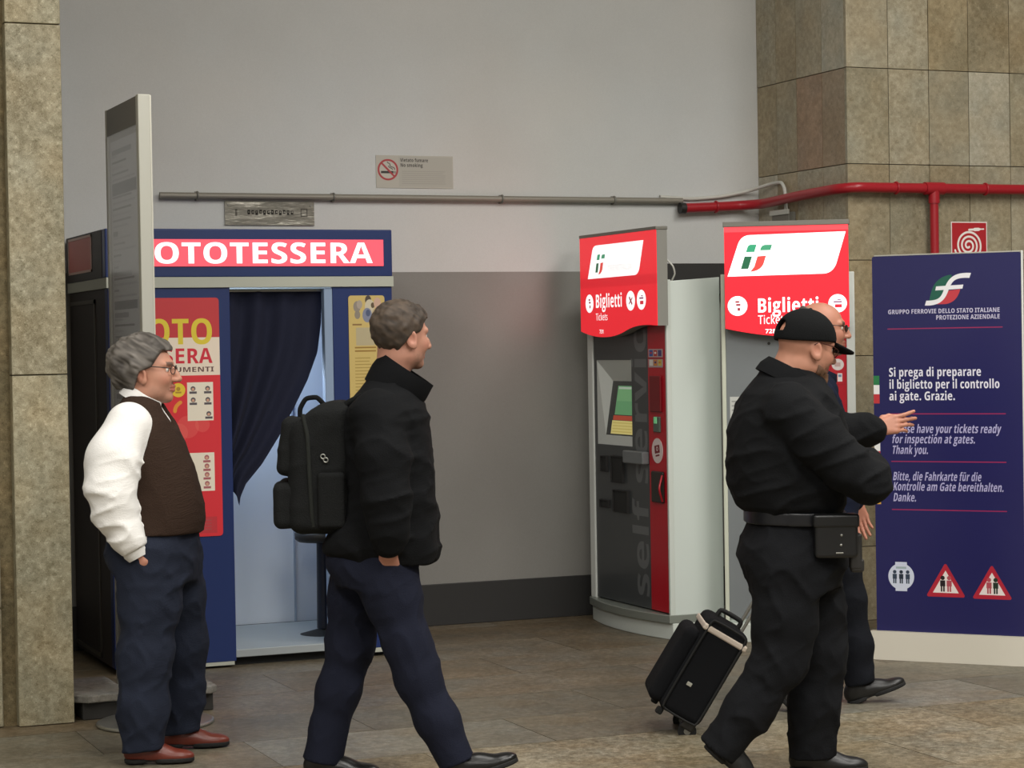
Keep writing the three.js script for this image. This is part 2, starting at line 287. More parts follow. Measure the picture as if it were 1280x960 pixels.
// ------------------------------------------------------------------ photo booth
const BOOTH = new THREE.Vector3(2.236, 0, -10.55);
{
  const W = 1.471, D = 0.97, H = 2.2, t = thing('photo_booth', 'dark blue photo booth with lit pink sign and open curtain', 'photo booth', [2.236, 0, -10.55]);
  const iw = std({ color: 0xcfd6de, roughness: 0.55 });
  mesh('plinth', span(0.06, W - 0.05, 0.0, 0.045, -D + 0.04, -0.07), M.rubber, t);
  mesh('platform', span(0.03, W - 0.03, 0.045, 0.085, -D + 0.03, -0.012, 0.004), std({ color: 0x9aa0a2, roughness: 0.5 }), t);
  const xo0 = 0.61, xo1 = 1.15;
  // left side
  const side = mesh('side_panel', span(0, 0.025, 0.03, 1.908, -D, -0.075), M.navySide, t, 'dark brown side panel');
  mesh('side_frame', [span(-0.006, 0, 0.05, 1.86, -0.34, -0.315), span(-0.006, 0, 1.84, 1.86, -D + 0.02, -0.315), span(-0.006, 0, 0.05, 0.07, -D + 0.02, -0.315)], std({ color: 0x4a463f, roughness: 0.4, metalness: 0.3 }), side);
  mesh('corner_post', span(-0.004, 0.05, 0.03, 1.908, -0.075, 0, 0.006), M.navy, t);
  mesh('side_panel', span(W - 0.025, W, 0.03, 1.908, -D, -0.03), M.navy, t);
  mesh('back_panel', span(0.025, W - 0.025, 0.085, 1.9, -D, -D + 0.02), iw, t);
  mesh('inner_panel', span(0.505, 0.52, 0.085, 1.9, -D + 0.02, -0.04), iw, t);
  mesh('back_strip', span(1.2, 1.212, 0.086, 1.85, -D + 0.02, -D + 0.027), std({ color: 0x9aa6b6, roughness: 0.5 }), t);
  mesh('front_panel', span(0.05, xo0, 0.03, 1.908, -0.035, -0.0005, 0.003), M.navy, t);
  mesh('front_panel', span(xo1, W, 0.045, 1.908, -0.03, -0.0005, 0.003), M.navy, t);
  mesh('door_jamb', span(xo1 - 0.045, xo1, 0.085, 1.9, -0.055, -0.003, 0.004), std({ color: 0x8a9db8, roughness: 0.45 }), t);
  mesh('foot_trim', span(0.42, xo0 - 0.01, 0.012, 0.03, -0.03, -0.002), M.band, t); mesh('foot_trim', span(xo1 + 0.12, W - 0.06, 0.022, 0.045, -0.025, -0.002), M.band, t);
  mesh('trim_band', [span(-0.012, W + 0.006, 1.908, 1.96, -D, 0.012)], M.band, t);
  const head = mesh('header', span(-0.014, W + 0.004, 1.96, H, -D, 0.004, 0.006), M.navy, t);
  const sgn = canvasTex(1536, 160, (g, w, h) => { g.fillStyle = '#e8505f'; g.fillRect(0, 0, w, h); g.fillStyle = '#ffffff'; text(g, 'FOTOTESSERA', 58, 142, w - 125, 172); });
  mesh('lit_sign', rectPlate(0.065, 1.425, 2.013, 2.148, 0.0045, 0.006), std({ map: sgn, emissive: 0xffffff, emissiveMap: sgn, emissiveIntensity: 0.62, roughness: 0.4 }), head, 'pink lit sign with white capital letters');
  const l = new THREE.RectAreaLight(new THREE.Color(1, 0.5, 0.5), 0.5, 1.36, 0.13); l.position.set(0.745, 2.08, 0.014); l.rotation.y = Math.PI; l.castShadow = true; t.add(l);
  const sd = mesh('side_sign', span(-0.018, -0.0145, 2.01, 2.178, -0.885, -0.31), std({ color: 0xc5685f, roughness: 0.5 }), head, 'salmon red side sign');
  mesh('sign_frame', [span(-0.021, -0.018, 2.0, 2.012, -0.895, -0.3), span(-0.021, -0.018, 2.176, 2.188, -0.895, -0.3), span(-0.021, -0.018, 2.0, 2.188, -0.312, -0.3), span(-0.021, -0.018, 2.0, 2.188, -0.895, -0.883)], std({ color: 0xc9a79c, roughness: 0.5 }), sd);
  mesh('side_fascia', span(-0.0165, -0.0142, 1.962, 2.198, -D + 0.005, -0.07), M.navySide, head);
  // inside lamp
  mesh('inner_lamp', span(0.521, 0.54, 1.35, 1.8, -0.9, -0.45), std({ color: 0xffffff, emissive: new THREE.Color(0.72, 0.84, 1), emissiveIntensity: 1.6 }), t);
  const li = new THREE.RectAreaLight(new THREE.Color(0.66, 0.81, 1.0), 14, 0.44, 0.44); li.position.set(0.546, 1.575, -0.675); li.rotation.y = -Math.PI / 2; li.castShadow = true; t.add(li);
  // curtain: hangs from the rail, drawn aside so that its free edge swings to the left
  const rail = rod([xo0 - 0.02, 1.893, -0.065], [xo1, 1.893, -0.065], 0.008); mesh('curtain_rail', rail, M.steel, t);
  const NU = 90, NV = 60, pos = [], uv = [], idx = [];
  const edge = [[1.0, 1.118], [0.85, 1.112], [0.71, 1.09], [0.58, 1.035], [0.45, 0.96], [0.32, 0.88], [0.19, 0.786], [0.10, 0.70], [0.04, 0.67], [0, 0.664]];
  const edgeAt = (v) => { for (let i = 0; i + 1 < edge.length; i++) if (v <= edge[i][0] && v >= edge[i + 1][0]) return mix(edge[i][1], edge[i + 1][1], (edge[i][0] - v) / (edge[i][0] - edge[i + 1][0])); return 0.66; };
  for (let s = 0; s < 2; s++) for (let j = 0; j <= NV; j++) for (let i = 0; i <= NU; i++) {
    const u = i / NU, v = j / NV, x0 = mix(0.535, 0.6, v), xr = edgeAt(v), x = mix(x0, xr, u), bottom = 0.93 - 0.125 * u * u * u, y = mix(bottom, 1.888, v);
    const amp = mix(0.032, 0.018, v), z = -0.078 + amp * Math.sin(u * 7.3 * Math.PI + 1.1 * (1 - v)) * (0.7 + 0.3 * Math.sin(u * 5)) + (s ? -0.002 : 0.002);
    pos.push(x, y, Math.min(z, -0.044)); uv.push(u * 3, v * 3);
  }
  const n1 = (NU + 1) * (NV + 1);
  for (let j = 0; j < NV; j++) for (let i = 0; i < NU; i++) { const a = j * (NU + 1) + i, b = a + 1, c = a + NU + 1, d = c + 1; idx.push(a, b, d, a, d, c, n1 + a, n1 + d, n1 + b, n1 + a, n1 + c, n1 + d); }
  for (let i = 0; i < NU; i++) { const a = i, b = i + 1; idx.push(a, n1 + b, b, a, n1 + a, n1 + b); }
  for (let j = 0; j < NV; j++) for (const i of [0, NU]) { const a = j * (NU + 1) + i, b = a + NU + 1; i ? idx.push(a, n1 + b, b, a, n1 + a, n1 + b) : idx.push(a, b, n1 + b, a, n1 + b, n1 + a); }
  const cg = new THREE.BufferGeometry(); cg.setAttribute('position', new THREE.Float32BufferAttribute(pos, 3)); cg.setAttribute('uv', new THREE.Float32BufferAttribute(uv, 2)); cg.setIndex(idx); cg.computeVertexNormals();
  mesh('curtain', cg, std({ color: 0x0f142c, roughness: 0.9, bumpMap: weave, bumpScale: 0.0008, side: THREE.DoubleSide }), t, 'dark navy cloth curtain drawn to the left');
  // poster
  const poster = canvasTex(512, 1280, (g, w, h) => {
    g.fillStyle = '#c8373c'; g.fillRect(0, 0, w, h); g.fillStyle = '#f3e3cf'; g.fillRect(0, 212, w, 206); g.beginPath(); g.moveTo(0, 110); g.lineTo(150, 212); g.lineTo(0, 212); g.fill();
    g.fillStyle = '#e2303a'; g.fillRect(0, 415, w, h - 415);
    g.beginPath(); g.fillStyle = '#f3e3cf'; g.moveTo(130, 415); g.lineTo(215, 415); g.lineTo(150, 560); g.lineTo(130, 560); g.fill();
    g.fillStyle = '#e6cf3a'; text(g, 'FOTO', 20, 248, 462, 190); g.fillStyle = '#d8283c'; text(g, 'TESSERA', 14, 350, 458, 112); g.fillStyle = '#6a4a45'; text(g, 'PER DOCUMENTI', 40, 396, 440, 36);
    g.fillStyle = '#ee6a60'; for (const [x, y, r] of [[330, 690, 60], [410, 680, 40], [280, 720, 50]]) { g.globalAlpha = 0.5; g.beginPath(); g.arc(x, y, r, 0, 7); g.fill(); } g.globalAlpha = 1;
    const pic = (y, faces, col) => {
      g.fillStyle = '#f0d03a'; g.beginPath(); g.arc(282, y + 40, 38, 0, 7); g.fill(); g.fillStyle = '#b98d2c'; g.beginPath(); g.arc(282, y + 34, 11, 0, 7); g.fill(); g.fillRect(266, y + 48, 32, 9);
      g.strokeStyle = '#ef9a35'; g.lineWidth = 20; g.lineCap = 'round'; g.beginPath(); g.moveTo(292, y + 106); g.quadraticCurveTo(262, y + 124, 262, y + 152); g.stroke();
      if (!faces) return;
      g.fillStyle = '#f4ead6'; g.fillRect(330, y, 142, 206);
      for (const [fx, fy] of faces) { g.fillStyle = col; g.beginPath(); g.arc(fx, fy, 13, 0, 7); g.fill(); g.fillRect(fx - 20, fy + 15, 40, 12); g.fillStyle = '#d9a78c'; g.beginPath(); g.arc(fx, fy + 3, 8, 0, 7); g.fill(); }
    };
    pic(452, [[362, 486], [442, 486], [362, 546], [442, 546], [446, 622]], '#5a5358'); pic(830, [[430, 856], [430, 902], [430, 948], [430, 996]], '#b0656a'); pic(1058, null, '');
    g.fillStyle = '#c9353d'; g.fillRect(300, 1175, 180, 88); g.fillStyle = '#b94a4e'; for (let i = 0; i < 4; i++) g.fillRect(330, 1190 + i * 16, 120, 8);
  });
  mesh('poster', rectPlate(0.075, 0.552, 0.665, 1.857, 0, 0.004, 0.02), std({ map: poster, roughness: 0.45 }), t, 'red and yellow poster');
  const notice = canvasTex(256, 512, (g, w, h) => {
    g.fillStyle = '#c9b06a'; g.fillRect(0, 0, w, h);
    const dot = (x, y, r, c) => { g.fillStyle = c; g.beginPath(); g.arc(x, y, r, 0, 7); g.fill(); };
    dot(60, 52, 26, '#8f8478'); dot(78, 42, 20, '#a79a8d'); dot(62, 90, 20, '#8a8072'); dot(140, 22, 22, '#4c4035'); dot(150, 52, 34, '#c9bfa6'); dot(172, 46, 13, '#5d4b34'); dot(132, 92, 34, '#7d8196'); dot(138, 82, 16, '#4c5674'); dot(205, 36, 26, '#c9a591'); dot(190, 86, 24, '#b9a27c');
    g.fillStyle = '#8a6a3c'; g.fillRect(26, 132, 66, 8); g.fillStyle = '#b3a684'; g.fillRect(50, 150, 130, 84); g.fillStyle = '#96722f'; g.fillRect(40, 240, 150, 7); g.fillRect(40, 256, 150, 7);
    g.fillStyle = '#a98f4a'; for (let i = 0; i < 12; i++) g.fillRect(40, 290 + i * 15, 150 - hash(i, 8) * 50, 5);
  });
  mesh('notice', rectPlate(1.233, 1.428, 1.30, 1.862, 0, 0.004, 0.018), std({ map: notice, roughness: 0.55 }), t, 'yellowed notice with small pictures');
}
{ // stool inside the booth
  const t = thing('booth_stool', 'dark round swivel stool inside the photo booth', 'stool', [3.43, 0.085, -10.93]);
  mesh('base', [cyl(0.02, 0.13, 0.03, 0, 0.015, 0, 28)], M.rubber, t);
  mesh('column', [cyl(0.035, 0.04, 0.46, 0, 0.26, 0, 20)], std({ color: 0x1b1f2e, roughness: 0.4 }), t);
  const s = new THREE.LatheGeometry([[0, 0], [0.13, 0], [0.15, 0.015], [0.15, 0.045], [0.13, 0.06], [0, 0.064]].map((p) => new THREE.Vector2(...p)), 32); s.translate(0, 0.49, 0); mesh('seat', s, M.black, t);
}

// ------------------------------------------------------------------ information totem and its ballast
{
  const x0 = 2.07, x1 = 2.125, z0 = -9.77, z1 = -9.1, h = 2.69;
  const t = thing('information_totem', 'tall narrow grey information panel on round steel base', 'sign', [(x0 + x1) / 2, 0, (z0 + z1) / 2]);
  const a = -(x1 - x0) / 2, b = -a, c = (z0 - z1) / 2, d = -c;
  mesh('edge_post', [span(a, b, 0.015, h, d - 0.045, d, 0.004)], M.alu, t); mesh('edge_post', [span(a, b, 0.015, h, c, c + 0.03, 0.004)], M.alu, t);
  mesh('post_seam', [span(b - 0.004, b + 0.002, 0.02, h - 0.004, d - 0.03, d + 0.002)], std({ color: 0xd8d5c8, roughness: 0.3, metalness: 0.5 }), t);
  mesh('header', span(a + 0.002, b - 0.002, h - 0.125, h - 0.004, c + 0.03, d - 0.045), std({ color: 0x6d6a62, roughness: 0.45, metalness: 0.3 }), t);
  mesh('core_board', span(a + 0.012, b - 0.004, 0.25, h - 0.125, c + 0.03, d - 0.045), M.dullmetal, t);
  const paper = canvasTex(256, 1024, (g, w, h2) => {
    g.fillStyle = '#8d8c88'; g.fillRect(0, 0, w, h2); g.fillStyle = '#b4b6ba'; g.fillRect(10, 12, w - 20, h2 * 0.72);
    for (let i = 0; i < 60; i++) { g.fillStyle = ['#7d7f86', '#9b9da3', '#6a6b70', '#a3a5aa'][i % 4]; g.fillRect(22, 30 + i * 11.5, 40 + hash(i, 6) * 165, 4 + (i % 7 === 0 ? 6 : 0)); }
    g.fillStyle = '#60636a'; g.fillRect(20, 96, 210, 24); g.fillRect(20, 330, 200, 16); g.fillStyle = '#4f5258'; g.fillRect(30, 560, 120, 90); g.fillRect(160, 600, 70, 60); g.fillStyle = '#d3d6d8'; g.fillRect(20, 690, 90, 40);
  });
  const pg = new THREE.PlaneGeometry(d - 0.045 - (c + 0.03), h - 0.125 - 0.25); pg.rotateY(-Math.PI / 2); pg.translate(a + 0.011, (h - 0.125 + 0.25) / 2, (c + 0.03 + d - 0.045) / 2);
  mesh('timetable_sheet', pg, std({ map: paper, roughness: 0.6, side: THREE.DoubleSide }), t);
  mesh('glass_cover', span(a, a + 0.004, 0.25, h - 0.125, c + 0.03, d - 0.045), phys({ color: 0xffffff, transmission: 1, thickness: 0, roughness: 0.12, ior: 1.5 }), t);
  const disc = new THREE.LatheGeometry([[0, 0], [0.245, 0], [0.25, 0.004], [0.25, 0.012], [0.24, 0.018], [0, 0.02]].map((p) => new THREE.Vector2(...p)), 48);
  const d1 = disc.clone(); d1.translate(0, 0, d - 0.02); mesh('base_disc', d1, M.steel, t);
  const bl = [['cracked concrete ballast slab left of the totem foot, beside the stone pier', 1.8, 2.03], ['concrete ballast slab right of the totem foot, with chipped dark edge', 2.2, 2.42]];
  const cm = std({ map: graniteTex(401, [122, 119, 112], 30, 20, 0.0), roughness: 0.8, bumpMap: bumpSoft, bumpScale: 0.006 });
  bl.forEach(([label, xa, xb], i) => {
    const k = thing('ballast_slab', label, 'concrete slab', [(xa + xb) / 2, 0, -9.585], 0, 'totem ballast slabs');
    const w = (xb - xa) / 2; const s = new THREE.Shape(); s.moveTo(-w + 0.02, -0.24); s.lineTo(w, -0.25); s.lineTo(w, 0.24); s.lineTo(w - 0.03, 0.27); s.lineTo(0.02, 0.262); s.lineTo(-w + 0.05, 0.275); s.lineTo(-w, 0.23); s.closePath();
    const g = new THREE.ExtrudeGeometry(s, { depth: 0.022, bevelEnabled: true, bevelSize: 0.006, bevelThickness: 0.006, bevelSegments: 2 }); g.rotateX(Math.PI / 2); g.translate(0, 0.106, 0);
    mesh('concrete_top', metricUV(g, i * 0.4, 0), cm, k);
    mesh('dark_block', span(-w + 0.03, w - 0.01, 0, 0.078, -0.23, 0.245, 0.006), std({ color: 0x2d2b28, roughness: 0.8 }), k);
    if (i) mesh('bolt', (() => { const b2 = new THREE.CylinderGeometry(0.01, 0.01, 0.006, 12); b2.rotateX(Math.PI / 2); b2.translate(-0.03, 0.05, 0.248); return b2; })(), M.steel, k);
  });
}

// ------------------------------------------------------------------ ticket machines
function flagMark(g, x, y, s, skew) { // the angular mark: green and red strokes round a white cross
  g.save(); g.translate(x, y); g.transform(1, 0, -skew, 1, 0, 0);
  const bar = (c, a, b, w, h, bend) => { g.fillStyle = c; g.beginPath(); g.moveTo(a, b + h); g.lineTo(a, b + bend); g.quadraticCurveTo(a, b, a + bend, b); g.lineTo(a + w, b); g.lineTo(a + w, b + h); g.closePath(); g.fill(); };
  bar('#2f8f68', 0, 0, 0.34 * s, 0.3 * s, 0.12 * s); bar('#3c8a66', 0.55 * s, 0.02 * s, 0.42 * s, 0.22 * s, 0.16 * s); bar('#1d5a3c', 0, 0.48 * s, 0.3 * s, 0.5 * s, 0);
  g.fillStyle = '#d5423c'; g.beginPath(); g.moveTo(0.52 * s, 0.48 * s); g.lineTo(0.86 * s, 0.46 * s); g.lineTo(0.86 * s, 0.8 * s); g.quadraticCurveTo(0.8 * s, 1.08 * s, 0.42 * s, 1.1 * s); g.lineTo(0.52 * s, 0.9 * s); g.closePath(); g.fill(); g.restore();
}
function pictogram(g, x, y, r, kind, rx = r) {
  g.fillStyle = '#ffffff'; g.beginPath(); g.ellipse(x, y, rx, r, 0, 0, 7); g.fill();
  g.fillStyle = '#8c1c2c';
  if (kind === 'coin') { g.fillRect(x - rx * 0.22, y - r * 0.5, rx * 0.4, r * 0.18); g.fillRect(x - rx * 0.15, y - r * 0.2, rx * 0.45, r * 0.18); g.fillRect(x, y + r * 0.2, rx * 0.25, r * 0.3); }
  if (kind === 'card') { g.fillStyle = '#7c4a6c'; g.fillRect(x - rx * 0.45, y - r * 0.25, rx * 0.9, r * 0.16); g.fillRect(x - rx * 0.05, y - r * 0.45, rx * 0.4, r * 0.1); g.fillStyle = '#c62234'; g.fillRect(x - rx * 0.3, y + r * 0.1, rx * 0.75, r * 0.35); }
  if (kind === 'note') { g.save(); g.translate(x, y); g.rotate(-0.7); g.fillRect(-rx * 0.1, -r * 0.5, rx * 0.22, r); g.fillRect(-rx * 0.5, -r * 0.05, rx, r * 0.14); g.restore(); }
}
{
  const t = thing('ticket_machine', 'wide self service ticket machine with tilted screen, seen from the side', 'ticket machine', [5.19, 0, -10.85], -Math.PI / 2);
  const enamel = std({ color: 0xd3dbd5, roughness: 0.38 });
  // housing with a sloping top edge
  const s = new THREE.Shape(); s.moveTo(-0.31, 0.1); s.lineTo(-0.012, 0.1); s.lineTo(-0.012, 1.918); s.lineTo(-0.31, 1.938); s.closePath();
  const hg = new THREE.ExtrudeGeometry(s, { depth: 0.02, bevelEnabled: true, bevelSize: 0.004, bevelThickness: 0.004, bevelSegments: 2 }); hg.rotateY(-Math.PI / 2);
  const sideAt = (x) => { const g = hg.clone(); g.translate(x, 0, 0); return g; };
  mesh('side_panel', sideAt(0.506), enamel, t, 'pale grey green enamel side'); mesh('side_panel', sideAt(-0.484), enamel, t);
  mesh('back_panel', span(-0.48, 0.48, 0.1, 1.915, -0.308, -0.29), enamel, t);
  mesh('top_panel', span(-0.48, 0.48, 1.9, 1.915, -0.29, -0.02), enamel, t);
  mesh('frame_post', span(-0.51, -0.44, 0.13, 1.93, -0.02, 0.012, 0.008), M.white, t); mesh('frame_post', span(0.492, 0.512, 0.13, 1.93, -0.02, 0.012, 0.005), M.offwhite, t);
  const dark = canvasTex(512, 1280, (g, w, h) => {
    g.fillStyle = '#46494a'; g.fillRect(0, 0, w, h);
    g.save(); g.translate(492, h - 36); g.rotate(-Math.PI / 2); g.fillStyle = '#6a6d6e'; text(g, 'self service', 0, 0, 1195, 196, 'bold'); g.restore();
  });
  const ds = rectShape(-0.44, 0.27, 0.14, 1.93); const hole = new THREE.Path(); hole.moveTo(-0.405, 1.02); hole.lineTo(-0.405, 1.50); hole.lineTo(0.055, 1.50); hole.lineTo(0.055, 1.02); hole.closePath(); ds.holes.push(hole);
  const dg = plate(ds, 0.012); dg.translate(0, 0, -0.01);
  mesh('fascia', dg, std({ map: dark, roughness: 0.3 }), t, 'dark grey fascia with pale vertical lettering');
  mesh('red_strip', span(0.27, 0.492, 0.14, 1.93, -0.01, 0.006, 0.003), M.red, t);
  // screen bay: sloped lining, slanting screen
  const A = [[-0.405, 1.02], [0.055, 1.02], [0.055, 1.50], [-0.405, 1.50]], B = [[-0.31, 1.075, -0.008], [0.05, 1.075, -0.008], [0.05, 1.38, -0.05], [-0.295, 1.38, -0.05]], vp = [];
  for (let i = 0; i < 4; i++) { const j = (i + 1) % 4, q = [[...A[i], 0], [...A[j], 0], B[j], B[i]]; vp.push(...q[0], ...q[1], ...q[2], ...q[0], ...q[2], ...q[3]); }
  const bg = new THREE.BufferGeometry(); bg.setAttribute('position', new THREE.Float32BufferAttribute(vp, 3)); bg.computeVertexNormals(); bg.setAttribute('uv', new THREE.Float32BufferAttribute(new Float32Array(vp.length / 3 * 2), 2));
  mesh('screen_bay', bg, std({ color: 0xd6dad4, roughness: 0.4, side: THREE.DoubleSide }), t, 'white lining round the screen');
  const scr = canvasTex(256, 300, (g, w, h) => {
    g.fillStyle = '#2c2d2b'; g.fillRect(0, 0, w, h); g.fillStyle = '#5f9466'; g.fillRect(58, 26, 190, 160); g.fillStyle = '#6d9f6e'; g.fillRect(66, 40, 170, 70); g.fillStyle = '#a8b7a6'; g.fillRect(66, 32, 160, 12); g.fillStyle = '#a8432f'; g.fillRect(48, 190, 200, 26); g.fillStyle = '#cfc077'; g.fillRect(42, 218, 206, 74); g.fillStyle = '#bfae5e'; for (let i = 0; i < 4; i++) g.fillRect(52, 228 + i * 16, 180, 6);
  });
  const sg = new THREE.BufferGeometry(); sg.setAttribute('position', new THREE.Float32BufferAttribute([...B[0], ...B[1], ...B[2], ...B[3]], 3)); sg.setAttribute('uv', new THREE.Float32BufferAttribute([0, 0, 1, 0, 1, 1, 0, 1], 2)); sg.setIndex([0, 1, 2, 0, 2, 3]); sg.computeVertexNormals();
  mesh('screen', sg, std({ map: scr, emissive: 0xffffff, emissiveMap: scr, emissiveIntensity: 0.35, roughness: 0.25, side: THREE.DoubleSide }), t, 'lit green and yellow screen');
  // slots and trays: [x0, x1, y0, y1]
  const slot = std({ color: 0x1f201f, roughness: 0.6 });
  for (const [a, b, c, d] of [[-0.34, -0.27, 0.865, 0.95], [-0.2, -0.06, 0.81, 0.955], [-0.18, 0.0, 0.645, 0.765], [-0.36, -0.25, 0.66, 0.70]]) {
    const tr = mesh('tray', span(a, b, c, d, 0.001, 0.012, 0.004), slot, t); mesh('tray_rim', [span(a - 0.006, b + 0.006, d, d + 0.006, 0.001, 0.018), span(a - 0.006, a, c, d, 0.001, 0.018), span(b, b + 0.006, c, d, 0.001, 0.018)], M.charcoal, tr);
  }
  mesh('shelf', span(0.01, 0.262, 0.93, 1.0, 0.001, 0.045, 0.008), std({ color: 0x75797a, roughness: 0.3 }), t);
  // on the red strip
  const stk = canvasTex(128, 128, (g) => { g.fillStyle = '#b9a6a6'; g.fillRect(0, 0, 128, 128); g.fillStyle = '#a51d28'; g.fillRect(0, 58, 128, 12); const c = ['#3d58a8', '#d8c35c', '#c8443c', '#e8e2da', '#53477a', '#d98d3f']; for (let i = 0; i < 3; i++) for (let j = 0; j < 2; j++) { g.fillStyle = c[(i * 2 + j * 3) % 6]; g.fillRect(8 + i * 40, 8 + j * 66, 32, 42); g.fillStyle = c[(i + j + 2) % 6]; g.fillRect(14 + i * 40, 20 + j * 66, 18, 14); } });
  mesh('card_stickers', rectPlate(0.285, 0.455, 1.46, 1.56, 0.0065, 0.002), std({ map: stk, roughness: 0.5 }), t);
  mesh('card_reader', [span(0.31, 0.44, 1.22, 1.415, 0.002, 0.02, 0.006)], std({ color: 0x7e1019, roughness: 0.4 }), t);
  const rd = mesh('payment_slot', span(0.345, 0.42, 1.11, 1.195, 0.002, 0.018, 0.006), std({ color: 0x5d6a60, roughness: 0.4 }), t); mesh('lamp', box(0.03, 0.035, 0.006, 0.38, 1.175, 0.02, 0.002), std({ color: 0x7fb98c, emissive: 0x4f9a62, emissiveIntensity: 0.4 }), rd);
  const ic = canvasTex(128, 128, (g) => { g.fillStyle = '#e9d8d4'; g.fillRect(0, 0, 128, 128); g.save(); g.translate(64, 64); g.rotate(-0.15); g.fillStyle = '#7a1822'; g.fillRect(-30, -28, 58, 40); g.fillStyle = '#e9d8d4'; g.beginPath(); g.arc(0, -10, 12, 0, 7); g.fill(); g.fillStyle = '#7a1822'; g.beginPath(); g.arc(0, -10, 6, 0, 7); g.fill(); g.fillRect(-24, 20, 46, 8); g.restore(); });
  const es = new THREE.Shape(); es.absellipse(0.375, 1.01, 0.066, 0.068, 0, Math.PI * 2); const eg = plate(es, 0.002); eg.translate(0, 0, 0.0065); mesh('round_sticker', eg, std({ map: ic, roughness: 0.5 }), t);
  mesh('change_cup', [span(0.315, 0.455, 0.73, 0.9, 0.003, 0.022, 0.012)], std({ color: 0x2c241f, roughness: 0.35 }), t, 'dark change cup');
  mesh('cup_lip', tube([[0.45, 0.74, 0.02], [0.475, 0.81, 0.05], [0.45, 0.88, 0.02]], 0.006, 20, 8), M.redpipe, t);
  // bowed bumper and plinth
  const bow = (x) => 0.012 + 0.075 * (1 - (x / 0.53) ** 2), prof = (y0, y1, off, m, name) => { const sh = new THREE.Shape(); sh.moveTo(0.512, -0.29); for (let i = 24; i >= 0; i--) { const x = -0.51 + 1.022 * i / 24; sh.lineTo(x, bow(x) + off); } sh.lineTo(-0.51, -0.29); sh.closePath(); const g = new THREE.ExtrudeGeometry(sh, { depth: y1 - y0, bevelEnabled: true, bevelSize: 0.003, bevelThickness: 0.003, bevelSegments: 1 }); g.rotateX(Math.PI / 2); g.translate(0, y1, 0); return mesh(name, g, m, t); };
  prof(0.003, 0.085, -0.02, M.offwhite, 'plinth'); prof(0.092, 0.13, 0.0, std({ color: 0x8f948c, roughness: 0.35, metalness: 0.3 }), 'bumper');
  // header sign with wavy lower edge
  const S = new THREE.Shape(), L = -0.44, R = 0.54; S.moveTo(L, 2.195); S.lineTo(L, 1.665); S.bezierCurveTo(L + 0.2, 1.62, L + 0.42, 1.615, L + 0.6, 1.665); S.bezierCurveTo(L + 0.75, 1.70, R - 0.1, 1.69, R, 1.685); S.lineTo(R, 2.195); S.closePath();
  const head = canvasTex(1024, 608, (g, w, h) => {
    g.fillStyle = '#e0232f'; g.fillRect(0, 0, w, h);
    g.fillStyle = '#cf1b29'; g.fillRect(0, 250, w, 58);
    g.fillStyle = '#ffffff'; g.beginPath(); g.moveTo(110, 252); g.lineTo(180, 80); g.quadraticCurveTo(196, 52, 240, 52); g.lineTo(868, 52); g.lineTo(810, 214); g.quadraticCurveTo(790, 250, 745, 250); g.closePath(); g.fill();
    flagMark(g, 250, 108, 110, 0.3); g.fillStyle = '#e9e6e6'; text(g, 'TRENITALIA', 385, 214, 330, 50, 'bold');
    g.fillStyle = '#fff'; text(g, 'Biglietti', 210, 430, 370, 112); text(g, 'Tickets', 214, 506, 165, 58, ''); text(g, '731', 262, 586, 60, 34);
    pictogram(g, 128, 402, 56, 'coin'); pictogram(g, 690, 398, 58, 'note'); pictogram(g, 830, 396, 58, 'card');
  });
  const hb = new THREE.ExtrudeGeometry(S, { depth: 0.062, bevelEnabled: false }); hb.translate(0, 0, 0.013); const hbm = mesh('sign_box', hb, std({ color: 0x8c8b84, roughness: 0.5 }), t);
  const hf = plate(S, 0.004); hf.translate(0, 0, 0.0755); mesh('lit_sign', hf, std({ map: head, emissive: 0xffffff, emissiveMap: head, emissiveIntensity: 0.62, roughness: 0.35 }), hbm, 'lit red sign with white panel and lettering');
  mesh('sign_top', span(L - 0.004, R + 0.004, 2.195, 2.213, 0.01, 0.082, 0.003), M.dullmetal, hbm);
  const l = new THREE.RectAreaLight(new THREE.Color(1, 0.45, 0.42), 0.5, 0.95, 0.5); l.position.set(0.05, 1.93, 0.086); l.rotation.y = Math.PI; l.castShadow = true; t.add(l);
  mesh('rear_cable', tube([[0.5, 1.92, -0.03], [0.53, 1.96, -0.035], [0.54, 2.0, -0.02], [0.52, 2.03, 0.0], [0.5, 2.05, 0.015]], 0.005, 20, 6), M.cable, t);
}
